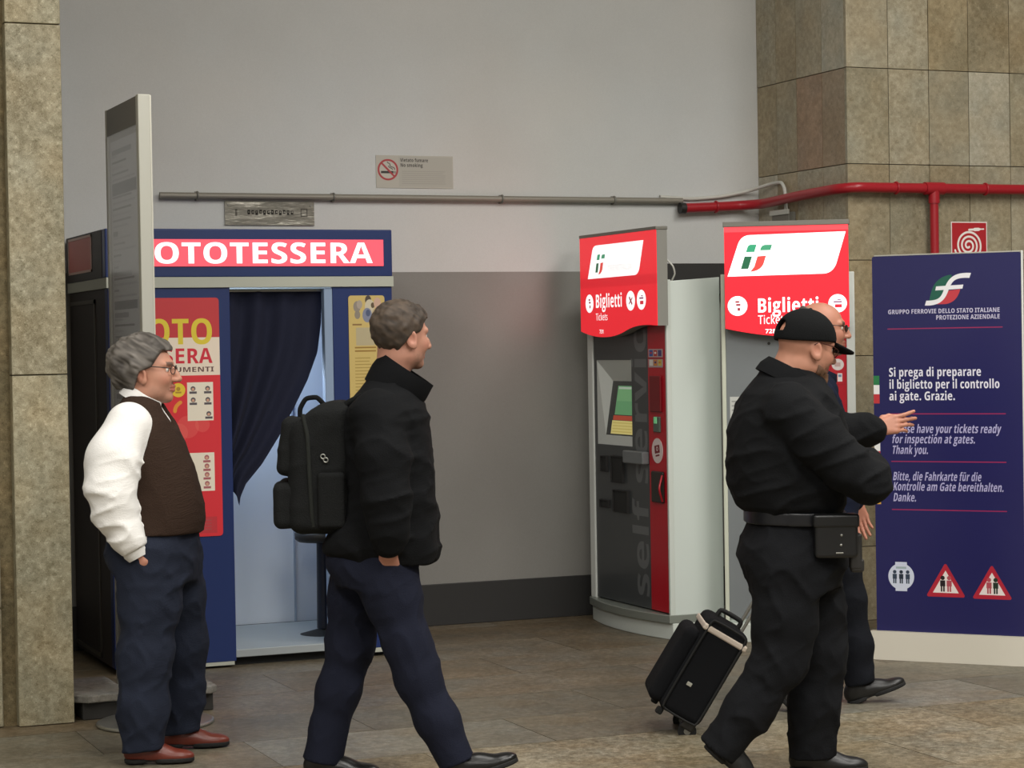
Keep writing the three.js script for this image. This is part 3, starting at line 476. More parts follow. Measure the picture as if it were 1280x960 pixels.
{
  const ang = -Math.atan2(0.343, 0.547), u = [0.847, 0, 0.531];
  const t = thing('ticket_machine', 'narrow ticket machine with lit red sign behind the man in black cap', 'ticket machine', [5.401 + u[0] * 0.323 + 0.531 * 0.075, 0, -10.087 + u[2] * 0.323 - 0.847 * 0.075], ang);
  const enamel = std({ color: 0xd3dbd5, roughness: 0.38 });
  mesh('housing', span(-0.345, 0.345, 0.1, 1.95, -0.4, -0.012, 0.006), enamel, t);
  mesh('plinth', span(-0.35, 0.35, 0, 0.1, -0.38, 0.05, 0.006), M.offwhite, t);
  mesh('frame_post', span(-0.35, -0.328, 0.1, 1.95, -0.012, 0.012, 0.004), std({ color: 0xd2d6c4, roughness: 0.4 }), t); mesh('frame_post', span(0.305, 0.35, 0.1, 1.95, -0.012, 0.012, 0.005), M.white, t);
  mesh('fascia', span(-0.328, 0.21, 0.12, 1.94, -0.012, 0.002, 0.002), M.grey, t, 'plain grey fascia');
  const red = mesh('red_strip', span(0.21, 0.305, 0.12, 1.94, -0.012, 0.004, 0.002), M.red, t);
  const stk = canvasTex(64, 128, (g) => { g.fillStyle = '#c01426'; g.fillRect(0, 0, 64, 128); g.fillStyle = '#e6dcd8'; g.beginPath(); g.arc(32, 34, 28, 0, 7); g.fill(); g.fillStyle = '#c9a9a4'; g.fillRect(18, 24, 26, 20); g.fillStyle = '#efe9e6'; g.fillRect(30, 76, 22, 40); g.fillStyle = '#7b8fae'; g.fillRect(34, 82, 14, 12); });
  mesh('round_sticker', rectPlate(0.222, 0.295, 1.36, 1.50, 0.0045, 0.002), std({ map: stk, roughness: 0.5 }), red);
  mesh('change_cup', span(0.225, 0.29, 0.75, 0.9, 0.003, 0.02, 0.008), std({ color: 0x2c241f, roughness: 0.4 }), red);
  const pap = canvasTex(64, 96, (g) => { g.fillStyle = '#c9cbc6'; g.fillRect(0, 0, 64, 96); g.fillStyle = '#9a9c98'; for (let i = 0; i < 6; i++) g.fillRect(8, 12 + i * 13, 44 - (i % 3) * 8, 4); });
  mesh('paper_notice', rectPlate(-0.31, -0.235, 1.13, 1.30, 0.0025, 0.001), std({ map: pap, roughness: 0.7 }), t);
  mesh('lock', (() => { const g = new THREE.CylinderGeometry(0.008, 0.008, 0.006, 12); g.rotateX(Math.PI / 2); g.translate(-0.1, 1.58, 0.005); return g; })(), M.black, t);
  mesh('ticket_tray', span(-0.2, 0.12, 0.62, 0.8, 0.002, 0.012, 0.005), M.charcoal, t);
  const S = new THREE.Shape(), L = -0.323, R = 0.323; S.moveTo(L, 2.195); S.lineTo(L, 1.662); S.bezierCurveTo(L + 0.14, 1.63, L + 0.24, 1.617, 0, 1.617); S.bezierCurveTo(0.1, 1.617, 0.2, 1.63, R, 1.66); S.lineTo(R, 2.195); S.closePath();
  const head = canvasTex(1024, 916, (g, w, h) => {
    g.fillStyle = '#e6202e'; g.fillRect(0, 0, w, h); g.fillStyle = '#f2444c'; g.fillRect(0, 0, w, 44);
    g.fillStyle = '#ffffff'; g.beginPath(); g.moveTo(24, 412); g.lineTo(112, 152); g.quadraticCurveTo(138, 70, 220, 70); g.lineTo(1004, 58); g.lineTo(925, 318); g.quadraticCurveTo(895, 404, 810, 404); g.closePath(); g.fill();
    flagMark(g, 200, 150, 205, 0.32); g.fillStyle = '#e6e3e4'; text(g, 'TRENITALIA', 360, 330, 500, 76, 'bold');
    g.fillStyle = '#fff'; text(g, 'Biglietti', 262, 716, 520, 164); text(g, 'Tickets', 272, 812, 250, 100, ''); text(g, '728', 330, 890, 90, 48);
    pictogram(g, 104, 658, 82, 'coin'); pictogram(g, 930, 652, 76, 'card');
  });
  const hb = new THREE.ExtrudeGeometry(S, { depth: 0.062, bevelEnabled: false }); hb.translate(0, 0, 0.013); const hbm = mesh('sign_box', hb, std({ color: 0x8c8b84, roughness: 0.5 }), t);
  const hf = plate(S, 0.004); hf.translate(0, 0, 0.0755); mesh('lit_sign', hf, std({ map: head, emissive: 0xffffff, emissiveMap: head, emissiveIntensity: 0.7, roughness: 0.35 }), hbm, 'lit red sign with white panel and lettering');
  mesh('sign_top', span(L - 0.006, R + 0.006, 2.195, 2.222, 0.01, 0.084, 0.003), M.dullmetal, hbm);
  const l = new THREE.RectAreaLight(new THREE.Color(1, 0.5, 0.47), 0.5, 0.62, 0.5); l.position.set(0, 1.93, 0.086); l.rotation.y = Math.PI; l.castShadow = true; t.add(l);
}

// ------------------------------------------------------------------ blue banner stand
{
  const ang = -Math.atan2(0.547, 0.487), W = 0.742, t = thing('banner_stand', 'dark blue ticket control banner with white text on pale base', 'banner', [5.809, 0, -9.293], ang);
  const map = canvasTex(808, 2044, (g) => {
    const w = 1024, h = 2590; g.scale(808 / w, 2044 / h);
    const X = (u) => u / W * w, Y = (y) => (2.005 - y) / 1.88 * h;
    g.fillStyle = '#262559'; g.fillRect(0, 0, w, h);
    // flag coloured emblem
    g.save(); g.translate(X(0.262), Y(1.905)); const s = h * 0.077; g.transform(1, 0, -0.28, 1, s * 0.42, 0);
    g.fillStyle = '#23604f'; g.beginPath(); g.moveTo(0, 0.95 * s); g.lineTo(0, 0.55 * s); g.quadraticCurveTo(0.02 * s, 0.05 * s, 0.55 * s, 0); g.lineTo(0.62 * s, 0.3 * s); g.lineTo(0.4 * s, 0.95 * s); g.closePath(); g.fill();
    g.fillStyle = '#c8404a'; g.beginPath(); g.moveTo(0.52 * s, 0.55 * s); g.lineTo(0.98 * s, 0.5 * s); g.quadraticCurveTo(1.0 * s, 0.95 * s, 0.6 * s, s); g.lineTo(0.3 * s, s); g.closePath(); g.fill();
    g.strokeStyle = '#f2f1f4'; g.lineWidth = 0.17 * s; g.lineCap = 'butt'; g.beginPath(); g.moveTo(1.2 * s, 0.05 * s); g.bezierCurveTo(0.6 * s, 0.0, 0.55 * s, 0.2 * s, 0.5 * s, 0.5 * s); g.bezierCurveTo(0.48 * s, 0.85 * s, 0.35 * s, 0.97 * s, -0.1 * s, 0.95 * s); g.stroke(); g.lineWidth = 0.14 * s; g.beginPath(); g.moveTo(0.12 * s, 0.46 * s); g.lineTo(1.05 * s, 0.42 * s); g.stroke(); g.restore();
    g.fillStyle = '#cfcbe0'; text(g, 'GRUPPO FERROVIE DELLO STATO ITALIANE', X(0.078), Y(1.716), X(0.56), 42); text(g, 'PROTEZIONE AZIENDALE', X(0.32), Y(1.684), X(0.318), 42);
    g.fillStyle = '#a02f5c'; for (const [y, a, b] of [[1.645, 0.075, 0.65], [1.222, 0.075, 0.66], [0.985, 0.085, 0.66], [0.745, 0.085, 0.66]]) g.fillRect(X(a), Y(y), X(b - a), 7);
    g.fillStyle = '#eceaf5'; const big = 84; text(g, 'Si prega di preparare', X(0.078), Y(1.405), X(0.465), big); text(g, 'il biglietto per il controllo', X(0.078), Y(1.345), X(0.555), big); text(g, 'ai gate. Grazie.', X(0.078), Y(1.287), X(0.335), big);
    g.fillStyle = '#b9b4da'; const it = 'italic bold'; text(g, 'Please have your tickets ready', X(0.088), Y(1.125), X(0.545), 80, it); text(g, 'for inspection at gates.', X(0.088), Y(1.073), X(0.42), 80, it); text(g, 'Thank you.', X(0.088), Y(1.02), X(0.185), 80, it);
    text(g, 'Bitte, die Fahrkarte für die', X(0.09), Y(0.888), X(0.445), 80, it); text(g, 'Kontrolle am Gate bereithalten.', X(0.09), Y(0.838), X(0.555), 80, it); text(g, 'Danke.', X(0.09), Y(0.783), X(0.12), 80, it);
    // little flags on the left edge
    const flag = (y, c) => c.forEach((k, i) => { g.fillStyle = k; g.fillRect(0, Y(y) + i * X(0.046), X(0.03), X(0.046)); }); flag(1.41, ['#2f7d4d', '#f0f0ee', '#c53a40']); flag(1.125, ['#2b3f86', '#f0f0ee', '#c53a40']); flag(0.86, ['#c5303a', '#e8b04c']);
    // pictograms
    const px = X(0.128), py = Y(0.408), r = X(0.066); g.fillStyle = '#d3d9ea'; g.beginPath(); g.arc(px, py, r, 0, 7); g.fill(); g.fillRect(px - r * 0.45, py - r * 1.1, r * 0.9, r * 2.2);
    const man = (x, y, k, c) => { g.fillStyle = c; g.beginPath(); g.arc(x, y - k * 0.8, k * 0.22, 0, 7); g.fill(); g.fillRect(x - k * 0.26, y - k * 0.55, k * 0.52, k * 0.6); g.fillRect(x - k * 0.2, y, k * 0.16, k * 0.6); g.fillRect(x + k * 0.04, y, k * 0.16, k * 0.6); };
    for (const [dx, c] of [[-0.5, '#3a4658'], [0, '#2b3442'], [0.5, '#3a4658']]) man(px + dx * r, py + r * 0.15, r * 0.62, c); g.fillStyle = '#a3b4b8'; g.fillRect(px - r * 0.4, py - r * 0.75, r * 0.8, r * 0.16);
    const tri = (u, y, left, right) => { const x = X(u), yy = Y(y), q = X(0.088); g.fillStyle = '#b62c3d'; g.lineJoin = 'round'; g.strokeStyle = '#b62c3d'; g.lineWidth = 22; g.beginPath(); g.moveTo(x, yy - q * 0.95); g.lineTo(x + q * 0.98, yy + q * 0.72); g.lineTo(x - q * 0.98, yy + q * 0.72); g.closePath(); g.fill(); g.stroke(); g.fillStyle = '#efe3df'; g.beginPath(); g.moveTo(x, yy - q * 0.68); g.lineTo(x + q * 0.74, yy + q * 0.58); g.lineTo(x - q * 0.74, yy + q * 0.58); g.closePath(); g.fill(); man(x - q * 0.17, yy + q * 0.18, q * 0.55, left); man(x + q * 0.2, yy + q * 0.18, q * 0.55, right); };
    tri(0.352, 0.385, '#2d2528', '#b5525c'); tri(0.582, 0.382, '#b5525c', '#2d3a30');
  });
  mesh('banner_sheet', rectPlate(0, W, 0.125, 2.005, 0, 0.004, 0.012), std({ map, roughness: 0.26 }), t, 'glossy dark blue sheet');
  mesh('edge_rail', span(W, W + 0.009, 0.12, 2.012, -0.012, 0.006, 0.003), M.white, t);
  mesh('top_rail', span(0.01, W, 2.005, 2.012, -0.012, 0.003, 0.002), M.alu, t);
  const b = new THREE.Shape(); b.moveTo(-0.09, 0); b.lineTo(0.075, 0); b.quadraticCurveTo(0.05, 0.06, 0.012, 0.128); b.lineTo(-0.03, 0.128); b.closePath();
  const bg = new THREE.ExtrudeGeometry(b, { depth: W + 0.05, bevelEnabled: true, bevelSize: 0.003, bevelThickness: 0.003, bevelSegments: 1, curveSegments: 8 }); bg.rotateY(-Math.PI / 2); bg.translate(W + 0.025, 0.003, 0); bg.scale(1, 1, 1);
  bg.rotateY(Math.PI); bg.translate(W, 0, 0);
  mesh('base', bg, std({ color: 0xb9b3a4, roughness: 0.45 }), t, 'pale grey flared base');
  mesh('back_pole', rod([W / 2, 0.12, -0.03], [W / 2, 2.0, -0.02], 0.012), M.alu, t);
}
// ------------------------------------------------------------------ people: distance fields meshed with surface nets
const smin = (a, b, k) => { const h = clamp(0.5 + 0.5 * (b - a) / k); return mix(b, a, h) - k * h * (1 - h); };
const smax = (a, b, k) => -smin(-a, -b, k);
function capF(a, b) { // tapered capsule between [x,y,z,r] and [x,y,z,r]
  const bx = b[0] - a[0], by = b[1] - a[1], bz = b[2] - a[2], L = bx * bx + by * by + bz * bz || 1e-9;
  return (x, y, z) => { const px = x - a[0], py = y - a[1], pz = z - a[2], h = clamp((px * bx + py * by + pz * bz) / L), dx = px - bx * h, dy = py - by * h, dz = pz - bz * h; return Math.sqrt(dx * dx + dy * dy + dz * dz) - mix(a[3], b[3], h); };
}
function uni(list, k) { return (x, y, z) => { let d = list[0](x, y, z); for (let i = 1; i < list.length; i++) d = k ? smin(d, list[i](x, y, z), k) : Math.min(d, list[i](x, y, z)); return d; }; }
function chain(j, k = 0.03) { const l = []; for (let i = 0; i + 1 < j.length; i++) l.push(capF(j[i], j[i + 1])); return uni(l, k); }
function ellF(c, r) { return (x, y, z) => { const a = (x - c[0]) / r[0], b = (y - c[1]) / r[1], d = (z - c[2]) / r[2], k0 = Math.sqrt(a * a + b * b + d * d), k1 = Math.sqrt((a / r[0]) ** 2 + (b / r[1]) ** 2 + (d / r[2]) ** 2); return k1 < 1e-6 ? -Math.min(...r) : k0 * (k0 - 1) / k1; }; }
function stackF(rows, n = 2.3) { // body outline: rows of [y, back x, front x, half width]
  const N = rows.length, at = (y) => {
    let i = 0; while (i < N - 2 && y > rows[i + 1][0]) i++;
    const a = rows[Math.max(0, i - 1)], b = rows[i], c = rows[i + 1], d = rows[Math.min(N - 1, i + 2)], t = clamp((y - b[0]) / (c[0] - b[0])), o = [0, 0, 0];
    for (let k = 1; k < 4; k++) o[k - 1] = 0.5 * (2 * b[k] + (c[k] - a[k]) * t + (2 * a[k] - 5 * b[k] + 4 * c[k] - d[k]) * t * t + (3 * b[k] - a[k] - 3 * c[k] + d[k]) * t * t * t);
    return o;
  }, y0 = rows[0][0], y1 = rows[N - 1][0];
  return (x, y, z) => { const yc = clamp(y, y0, y1), [b, f, w] = at(yc), rx = Math.max(0.01, (f - b) / 2), cx = (f + b) / 2, q = Math.pow(Math.pow(Math.abs(x - cx) / rx, n) + Math.pow(Math.abs(z) / w, n), 1 / n), d = (q - 1) * Math.min(rx, w), e = Math.max(y0 - y, y - y1); return e > 0 ? (d > 0 ? Math.sqrt(d * d + e * e) : e) : Math.max(d, e); };
}
function folds(f, amp, fx, fy, fz, seed, slant = 0) { // cloth creases: thin raised ridges, drawn out along the slower axes
  const r = (x, y, z, k) => { const n = 1 - Math.abs(noise3(x, y, z, k)); return n * n * n; };
  return (x, y, z) => { const d = f(x, y, z); if (d > 0.05 || d < -0.05) return d; const u = x * fx + y * slant, v = y * fy - x * slant, w = z * fz; return d - amp * (r(u, v, w, seed) * 1.3 + 0.5 * r(u * 1.9 + 3, v * 1.9, w * 1.9, seed + 3) - 0.6); };
}
const cutF = (f, p, n) => (x, y, z) => smax(f(x, y, z), (x - p[0]) * n[0] + (y - p[1]) * n[1], 0.005);
function meshField(f, lo, hi, h, colorFn) {
  const nx = Math.ceil((hi[0] - lo[0]) / h) + 2, ny = Math.ceil((hi[1] - lo[1]) / h) + 2, nz = Math.ceil((hi[2] - lo[2]) / h) + 2, v = new Float32Array(nx * ny * nz), B = 6;
  for (let bz = 0; bz < nz; bz += B) for (let by = 0; by < ny; by += B) for (let bx = 0; bx < nx; bx += B) {
    const m = f(lo[0] + (bx + (B - 1) / 2) * h, lo[1] + (by + (B - 1) / 2) * h, lo[2] + (bz + (B - 1) / 2) * h), skip = Math.abs(m) > B * h * 1.9 + 0.012;
    for (let k = bz; k < Math.min(nz, bz + B); k++) for (let j = by; j < Math.min(ny, by + B); j++) for (let i = bx; i < Math.min(nx, bx + B); i++) v[(k * ny + j) * nx + i] = skip ? m : f(lo[0] + i * h, lo[1] + j * h, lo[2] + k * h);
  }
  const id = new Int32Array(nx * ny * nz).fill(-1), P = [], I = [], sx = 1, sy = nx, sz = nx * ny;
  const off = [0, sx, sy, sx + sy, sz, sx + sz, sy + sz, sx + sy + sz], E = [[0, 1], [2, 3], [4, 5], [6, 7], [0, 2], [1, 3], [4, 6], [5, 7], [0, 4], [1, 5], [2, 6], [3, 7]];
  for (let k = 0; k < nz - 1; k++) for (let j = 0; j < ny - 1; j++) for (let i = 0; i < nx - 1; i++) {
    const c = (k * ny + j) * nx + i; let s = 0; for (let q = 0; q < 8; q++) if (v[c + off[q]] < 0) s++;
    if (s === 0 || s === 8) continue;
    let x = 0, y = 0, z = 0, n = 0;
    for (const [a, b] of E) { const va = v[c + off[a]], vb = v[c + off[b]]; if ((va < 0) === (vb < 0)) continue; const t = va / (va - vb); x += mix(a & 1, b & 1, t); y += mix((a >> 1) & 1, (b >> 1) & 1, t); z += mix(a >> 2, b >> 2, t); n++; }
    id[c] = P.length / 3; P.push(lo[0] + (i + x / n) * h, lo[1] + (j + y / n) * h, lo[2] + (k + z / n) * h);
  }
  const quad = (a, b, c, d, flip) => { if (a < 0 || b < 0 || c < 0 || d < 0) return; flip ? I.push(a, c, b, a, d, c) : I.push(a, b, c, a, c, d); };
  for (let k = 1; k < nz - 1; k++) for (let j = 1; j < ny - 1; j++) for (let i = 1; i < nx - 1; i++) {
    const c = (k * ny + j) * nx + i, a = v[c] < 0;
    if (a !== v[c + sx] < 0) quad(id[c], id[c - sy], id[c - sy - sz], id[c - sz], a);
    if (a !== v[c + sy] < 0) quad(id[c], id[c - sz], id[c - sx - sz], id[c - sx], a);
    if (a !== v[c + sz] < 0) quad(id[c], id[c - sx], id[c - sx - sy], id[c - sy], a);
  }
  const g = new THREE.BufferGeometry(), n = P.length / 3, uv = new Float32Array(n * 2);
  for (let i = 0; i < n; i++) { uv[2 * i] = P[3 * i] + P[3 * i + 2] * 0.8; uv[2 * i + 1] = P[3 * i + 1] + P[3 * i + 2] * 0.3; }
  g.setAttribute('position', new THREE.Float32BufferAttribute(P, 3)); g.setAttribute('uv', new THREE.BufferAttribute(uv, 2)); g.setIndex(I); g.computeVertexNormals();
  if (colorFn) { const c = new Float32Array(P.length); for (let i = 0; i < n; i++) { const k = colorFn(P[3 * i], P[3 * i + 1], P[3 * i + 2]); c[3 * i] = k[0]; c[3 * i + 1] = k[1]; c[3 * i + 2] = k[2]; } g.setAttribute('color', new THREE.BufferAttribute(c, 3)); }
  return g;
}
// head in its own frame: x forward, y up, origin between the ears
const SKULL = ellF([-0.012, 0.04, 0], [0.1, 0.088, 0.077]);
function headF(o = {}) {
  const face = ellF([0.03, -0.02, 0], [0.066, 0.079, 0.059 + (o.full || 0)]), jaw = ellF([0.012, -0.056 - (o.full || 0), 0], [0.064, 0.036 + (o.full || 0), 0.058 + (o.full || 0)]), chin = ellF([0.076, -0.08, 0], [0.021, 0.019, 0.026]);
  const nose = chain([[0.09, 0.032, 0, 0.008], [0.108, 0.004, 0, 0.0105], [0.117, -0.012, 0, 0.0125]], 0.008), wing = uni([ellF([0.104, -0.016, 0.012], [0.012, 0.009, 0.009]), ellF([0.104, -0.016, -0.012], [0.012, 0.009, 0.009])]);
  const brow = uni([capF([0.086, 0.042, 0.012, 0.011], [0.07, 0.04, 0.048, 0.01]), capF([0.086, 0.042, -0.012, 0.011], [0.07, 0.04, -0.048, 0.01])]);
  const socket = uni([ellF([0.094, 0.02, 0.032], [0.018, 0.013, 0.02]), ellF([0.094, 0.02, -0.032], [0.018, 0.013, 0.02])]), eye = uni([ellF([0.074, 0.02, 0.031], [0.0125, 0.0115, 0.0135]), ellF([0.074, 0.02, -0.031], [0.0125, 0.0115, 0.0135])]);
  const cheek = uni([ellF([0.062, -0.01, 0.036], [0.03, 0.026, 0.022]), ellF([0.062, -0.01, -0.036], [0.03, 0.026, 0.022])]);
  const lips = uni([capF([0.098, -0.040, 0, 0.0075], [0.086, -0.044, 0.022, 0.005]), capF([0.098, -0.040, 0, 0.0075], [0.086, -0.044, -0.022, 0.005]), capF([0.096, -0.053, 0, 0.008], [0.085, -0.049, 0.021, 0.005]), capF([0.096, -0.053, 0, 0.008], [0.085, -0.049, -0.021, 0.005])], 0.004), slit = uni([capF([0.108, -0.0465, 0, 0.0022], [0.088, -0.047, 0.024, 0.002]), capF([0.108, -0.0465, 0, 0.0022], [0.088, -0.047, -0.024, 0.002])]);
  const ears = [], cups = [];
  for (const s of [1, -1]) {
    const e = ellF([0, 0, 0], [0.021, 0.034, 0.008]), c = ellF([0.003, 0.001, 0.008], [0.011, 0.017, 0.007]), lobe = ellF([0.006, -0.026, 0], [0.011, 0.012, 0.007]);
    const to = (fn) => (x, y, z) => { let X = x + 0.006, Y = y - 0.002, Z = (z * s) - 0.077; const a = 0.22; [X, Y] = [X * Math.cos(a) + Y * Math.sin(a), -X * Math.sin(a) + Y * Math.cos(a)]; const b = 0.45; [X, Z] = [X * Math.cos(b) + Z * Math.sin(b), -X * Math.sin(b) + Z * Math.cos(b)]; return fn(X, Y, Z); };
    ears.push(to((x, y, z) => smin(e(x, y, z), lobe(x, y, z), 0.008))); cups.push(to(c));
  }
  const ear = uni(ears), cup = uni(cups);
  return (x, y, z) => {
    const far = SKULL(x, y, z); if (far > 0.14) return far - 0.09;
    let d = smin(far, face(x, y, z), 0.03); d = smin(d, jaw(x, y, z), 0.025); d = smin(d, chin(x, y, z), 0.02); d = smin(d, cheek(x, y, z), 0.02); d = smin(d, brow(x, y, z), 0.014); d = smax(d, -socket(x, y, z), 0.012); d = Math.min(d, eye(x, y, z)); d = smin(d, nose(x, y, z), 0.01); d = smin(d, wing(x, y, z), 0.006); d = smin(d, lips(x, y, z), 0.006); d = smax(d, -slit(x, y, z), 0.003);
    d = smin(d, smax(ear(x, y, z), -cup(x, y, z), 0.005), 0.006); return d;
  };
}
const lin = (hex) => { const c = new THREE.Color(hex); return [c.r, c.g, c.b]; };
const lerp3 = (a, b, t) => [mix(a[0], b[0], t), mix(a[1], b[1], t), mix(a[2], b[2], t)];
function skinColor(o) {
  const skin = lin(o.skin), lip = lin(o.lip), hair = o.hairColor ? lin(o.hairColor) : null, beard = o.beard ? lin(o.beard) : null, white = lin(0xd8d2ca), iris = lin(0x3a2f28), flush = lin(o.flush || o.lip);
  return (x, y, z) => {
    let c = skin; const n = noise3(x * 60, y * 60, z * 60, 3) * 0.05, az = Math.abs(z);
    c = lerp3(c, flush, 0.45 * clamp(1 - Math.hypot((x - 0.07) / 0.03, (y + 0.012) / 0.025, (az - 0.045) / 0.03)) + 0.35 * clamp(1 - Math.hypot((x + 0.008) / 0.03, y / 0.036, (az - 0.082) / 0.016)));
    if (x > 0.084 && az < 0.022 && y < -0.036 && y > -0.058) c = lerp3(c, lip, 0.75);
    if (beard) { const w = clamp((-0.03 - y) / 0.02) * clamp((x - 0.012) / 0.025) * (az < 0.02 && y > -0.06 && x > 0.085 ? 0.25 : 1) + (x > 0.08 && y > -0.036 && y < -0.026 && az < 0.03 ? 0.7 : 0); c = lerp3(c, beard, clamp(w) * (o.beardAmount || 0.6) * (0.8 + 0.4 * noise3(x * 180, y * 180, z * 180, 5))); }
    if (hair && y > 0.036 && y < 0.049 && x > 0.06 && az > 0.012 && az < 0.05) c = lerp3(c, hair, 0.75);
    const ex = x - 0.074, ey = y - 0.02, ez = az - 0.031; if (Math.hypot(ex / 0.0125, ey / 0.0115, ez / 0.0135) < 1.12 && x > 0.078) { c = white; if (Math.hypot(ey, ez) < 0.0062) c = iris; if (Math.abs(ey) > 0.0062) c = lerp3(skin, lip, 0.3); }
    return [c[0] * (1 + n), c[1] * (1 + n), c[2] * (1 + n)];
  };
}
function place(o) { // head frame to person frame and back
  const m = new THREE.Matrix4().compose(new THREE.Vector3(...o.at), new THREE.Quaternion().setFromEuler(new THREE.Euler(0, o.yaw || 0, o.pitch || 0, 'YXZ')), new THREE.Vector3(1, 1, 1).multiplyScalar(o.size || 1)), e = m.clone().invert().elements, s = o.size || 1;
  return { m, inv: (f) => (x, y, z) => s * f(e[0] * x + e[4] * y + e[8] * z + e[12], e[1] * x + e[5] * y + e[9] * z + e[13], e[2] * x + e[6] * y + e[10] * z + e[14]), color: (f) => (x, y, z) => f(e[0] * x + e[4] * y + e[8] * z + e[12], e[1] * x + e[5] * y + e[9] * z + e[13], e[2] * x + e[6] * y + e[10] * z + e[14]) };
}
const nrm = (a) => { const l = Math.hypot(...a); return a.map((k) => k / l); }, crs = (a, b) => [a[1] * b[2] - a[2] * b[1], a[2] * b[0] - a[0] * b[2], a[0] * b[1] - a[1] * b[0]];
// hand: wrist point, finger direction, back-of-hand direction, thumb side sign, curl of each finger (thumb last)
function handF(w, fwd, up, side, curl, k = 1) {
  const F = nrm(fwd), S0 = nrm(crs(up, F)), U = nrm(crs(F, S0)), S = S0.map((v) => v * side), at = (a, b, c) => [0, 1, 2].map((i) => w[i] + (F[i] * a + U[i] * b + S[i] * c) * k);
  const palm = [], fing = [];
  [[0.030, 0.088, 0.0095], [0.010, 0.092, 0.0098], [-0.010, 0.088, 0.0095], [-0.029, 0.08, 0.0085]].forEach(([s, len, r], i) => {
    palm.push(capF([...at(0.008, 0, s * 0.6), 0.017 * k], [...at(len, 0, s), 0.0115 * k]));
    const L = [[0.043, 0.026, 0.022], [0.047, 0.03, 0.024], [0.044, 0.028, 0.023], [0.034, 0.022, 0.02]][i], j = [[...at(len, 0, s), (r + 0.001) * k]]; let a = len, b = 0, ang = 0;
    for (let q = 0; q < 3; q++) { ang += curl[i] * [0.8, 1.1, 0.7][q]; a += L[q] * Math.cos(ang); b -= L[q] * Math.sin(ang); j.push([...at(a, b, s * (1 + 0.12 * q * (1 - curl[i]))), (r - 0.0008 * (q + 1)) * k]); }
    fing.push(chain(j, 0.004 * k));
  });
  const t = curl[4]; fing.push(chain([[...at(0.015, -0.004, 0.022), 0.014 * k], [...at(0.045, -0.012 - t * 0.012, 0.046 - t * 0.01), 0.0115 * k], [...at(0.075, -0.016 - t * 0.025, 0.054 - t * 0.024), 0.0098 * k], [...at(0.1, -0.018 - t * 0.034, 0.052 - t * 0.034), 0.0085 * k]], 0.006 * k));
  const P = uni(palm, 0.014 * k), G = uni(fing, 0);
  return (x, y, z) => smin(P(x, y, z), G(x, y, z), 0.008 * k);
}
function bounds(pts, m) { const lo = [1e9, 1e9, 1e9], hi = [-1e9, -1e9, -1e9]; for (const p of pts) for (let i = 0; i < 3; i++) { lo[i] = Math.min(lo[i], p[i] - m); hi[i] = Math.max(hi[i], p[i] + m); } return [lo, hi]; }
function joinColored(list) { const n = list.map((g) => g.toNonIndexed()); return mergeGeometries(n, false); }
const fabric = (c, o = {}) => phys({ color: c, roughness: 0.9, specularIntensity: 0.35, bumpMap: rep(weave, o.rep || 6), bumpScale: o.bump ?? 0.0008, ...(o.extra || {}) });
function collarRing(c, tilt, r0, r1, h, squash = 0.85, open = 0) { // standing collar as a tilted ring of cloth, open at the front by an angle
  const s = new THREE.LatheGeometry([[r0, 0], [(r0 + r1) / 2 + 0.006, h * 0.5], [r1, h], [r1 - 0.007, h], [(r0 + r1) / 2 - 0.006, h * 0.5], [r0 - 0.01, 0], [r0, 0]].map((p) => new THREE.Vector2(...p)), 40, Math.PI / 2 + open / 2, Math.PI * 2 - open);
  s.scale(1, 1, squash); s.rotateZ(tilt); s.translate(...c); return s;
}
function shoeGeo(o) { // sole and upper; heel at x = -0.09, toe at +0.19; o: at, pitch, yaw, size
  const up = uni([ellF([-0.045, 0.045, 0], [0.05, 0.052, 0.037]), ellF([0.03, 0.036, 0], [0.075, 0.046, 0.041]), ellF([0.115, 0.022, 0], [0.078, 0.03, 0.043]), capF([-0.02, 0.07, 0, 0.036], [-0.025, 0.1, 0, 0.034])], 0.03);
  const upper = (x, y, z) => smax(up(x, y, z), 0.012 - y, 0.003), ol = (x, z) => Math.max(smin(Math.hypot((x + 0.045) / 1.1, z) - 0.042, Math.hypot((x - 0.1) / 1.95, z) - 0.0475, 0.05));
  const sole = (x, y, z) => Math.max(ol(x, z), Math.abs(y - 0.009) - 0.0095, x > -0.005 && x < 0.04 ? 0.006 - y : -1);
  const m = new THREE.Matrix4().compose(new THREE.Vector3(...o.at), new THREE.Quaternion().setFromEuler(new THREE.Euler(0, o.yaw || 0, o.pitch || 0, 'YXZ')), new THREE.Vector3(1, 1, 1).multiplyScalar(o.size || 1));
  const a = meshField(upper, [-0.12, -0.02, -0.07], [0.22, 0.15, 0.07], 0.005), b = meshField(sole, [-0.12, -0.015, -0.07], [0.22, 0.03, 0.07], 0.0045); a.applyMatrix4(m); b.applyMatrix4(m); return [a, b];
}
const SIDE = -22.5 * Math.PI / 180;

